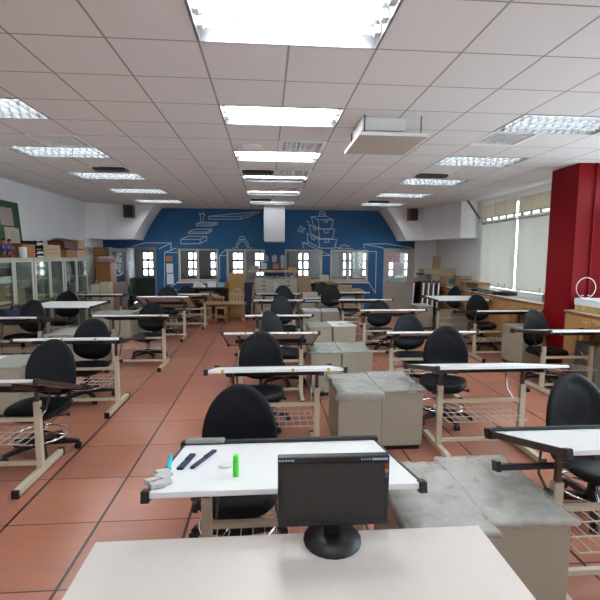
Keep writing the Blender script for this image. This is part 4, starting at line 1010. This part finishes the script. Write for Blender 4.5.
for k in range(11):
    y=8.75+k*.145; x=4.86+.05*(k%2); l=random.uniform(.2,.32)
    r=thing('rolled_mat','grey-green roll in the heap along the wooden counter','roll',(x,y,zc),random.uniform(-35,35),'grey-green rolls on the counter')
    MB().cyl((-.12,0,.032),(.14,0,.032),.032,n=10).build('roll',GRMAT if k%3 else BLK,r); MB().cyl((-.121,0,.032),(-.1215,0,.032),.014,n=8).build('core',GREYP,r)
r=thing('black_machine','black cutter lying on the counter below the first blind','machine',(4.9,8.45,zc),10); box_mesh('body',(0,.3,0,.26,0,.075),BLK,r,.012); box_mesh('arm',(.1,.14,-.04,.3,.075,.10),GREYP,r,.006)
wbox('white_case',5.10,5.32,7.55,8.40,zc,zc+.09,PAPER,'long white case on the counter against the windows','case')
r=thing('glass_jar','glass jar on the counter next to the red pillar','jar',(5.0,7.35,zc)); MB().lathe([(.05,0),(.055,.01),(.055,.10),(.04,.125),(.04,.15)],n=18).build('jar',TROPHY,r)
wbox('wood_tray',5.08,5.30,7.05,7.50,zc,zc+.15,WOODO,'brown wooden tray on the counter beside the red pillar','tray')
# right of the pillar
wbox('white_carton',4.62,5.20,5.40,6.12,zc+.095,zc+.19,PAPER,'white flat carton on the pile of boxes right of the pillar','carton')
wbox('colourful_box',4.62,5.22,5.38,6.10,zc,zc+.095,mat('mixed_print',(.45,.33,.14),.6,var=.8,scale=9),'box with colourful print under the white carton','box')
b=MB(); b.tube([(.15*math.cos(2*PI*k/36),0,.165+.15*math.sin(2*PI*k/36)) for k in range(36)],0.0055,6,closed=True).box(-.07,.07,-.04,.04,0,.012,.003)
for s_ in (-1,1): b.tube([(s_*.05-.02,0,.055),(s_*.05+.02,0,.055)],.005,6)
r=thing('wire_ring','white wire ring standing on the white carton before the red pillar','ring',(4.66,5.95,zc+.19)); b.build('ring',PAPER,r)
wbox('grey_box',4.37,4.535,5.30,5.72,0,.62,GREYP,'grey box on the floor against the counter right of the pillar','box')
r=thing('floor_socket','white socket on the plinth of the long counter','socket',(4.70,7.75,.10)); box_mesh('plate',(0,.03,0,.12,0,.08),PAPER,r); MB().box(-.003,0,.03,.05,.03,.05).box(-.003,0,.07,.09,.03,.05).build('slots',BLK,r)

# ------------------------------------------------------------------ sky, camera
w=bpy.data.worlds.new('sky'); scn.world=w; w.use_nodes=True; nt=w.node_tree
bg=nt.nodes['Background']
tc=nt.nodes.new('ShaderNodeTexCoord'); sp=nt.nodes.new('ShaderNodeSeparateXYZ'); cr=nt.nodes.new('ShaderNodeValToRGB')
nt.links.new(tc.outputs['Generated'],sp.inputs[0]); nt.links.new(sp.outputs[2],cr.inputs[0]); nt.links.new(cr.outputs[0],bg.inputs[0])
cr.color_ramp.elements[0].position=0; cr.color_ramp.elements[0].color=(.75,.85,.95,1); cr.color_ramp.elements[1].position=.6; cr.color_ramp.elements[1].color=(.85,.93,1,1)
bg.inputs[1].default_value=6
cd=bpy.data.cameras.new('camera'); cam=bpy.data.objects.new('camera',cd); COL.objects.link(cam)
F=430.; cd.sensor_fit='HORIZONTAL'; cd.sensor_width=36; cd.lens=F/600*36; cd.clip_start=.02; cd.clip_end=200
yaw=math.atan(33/F); pit=math.atan(44/F); rol=R(.3)
f=Vector((math.sin(yaw)*math.cos(pit),math.cos(yaw)*math.cos(pit),-math.sin(pit))); r0=Vector((math.cos(yaw),-math.sin(yaw),0)); u0=r0.cross(f)
r1=math.cos(rol)*r0+math.sin(rol)*u0; u1=math.cos(rol)*u0-math.sin(rol)*r0
M=Matrix((r1,u1,-f)).transposed().to_4x4(); M.translation=(0,0,1.8); cam.matrix_world=M
scn.camera=cam
vs=scn.view_settings; vs.view_transform='Standard'; vs.look='None'; vs.gamma=1; vs.use_curve_mapping=False; vs.exposure=1.12
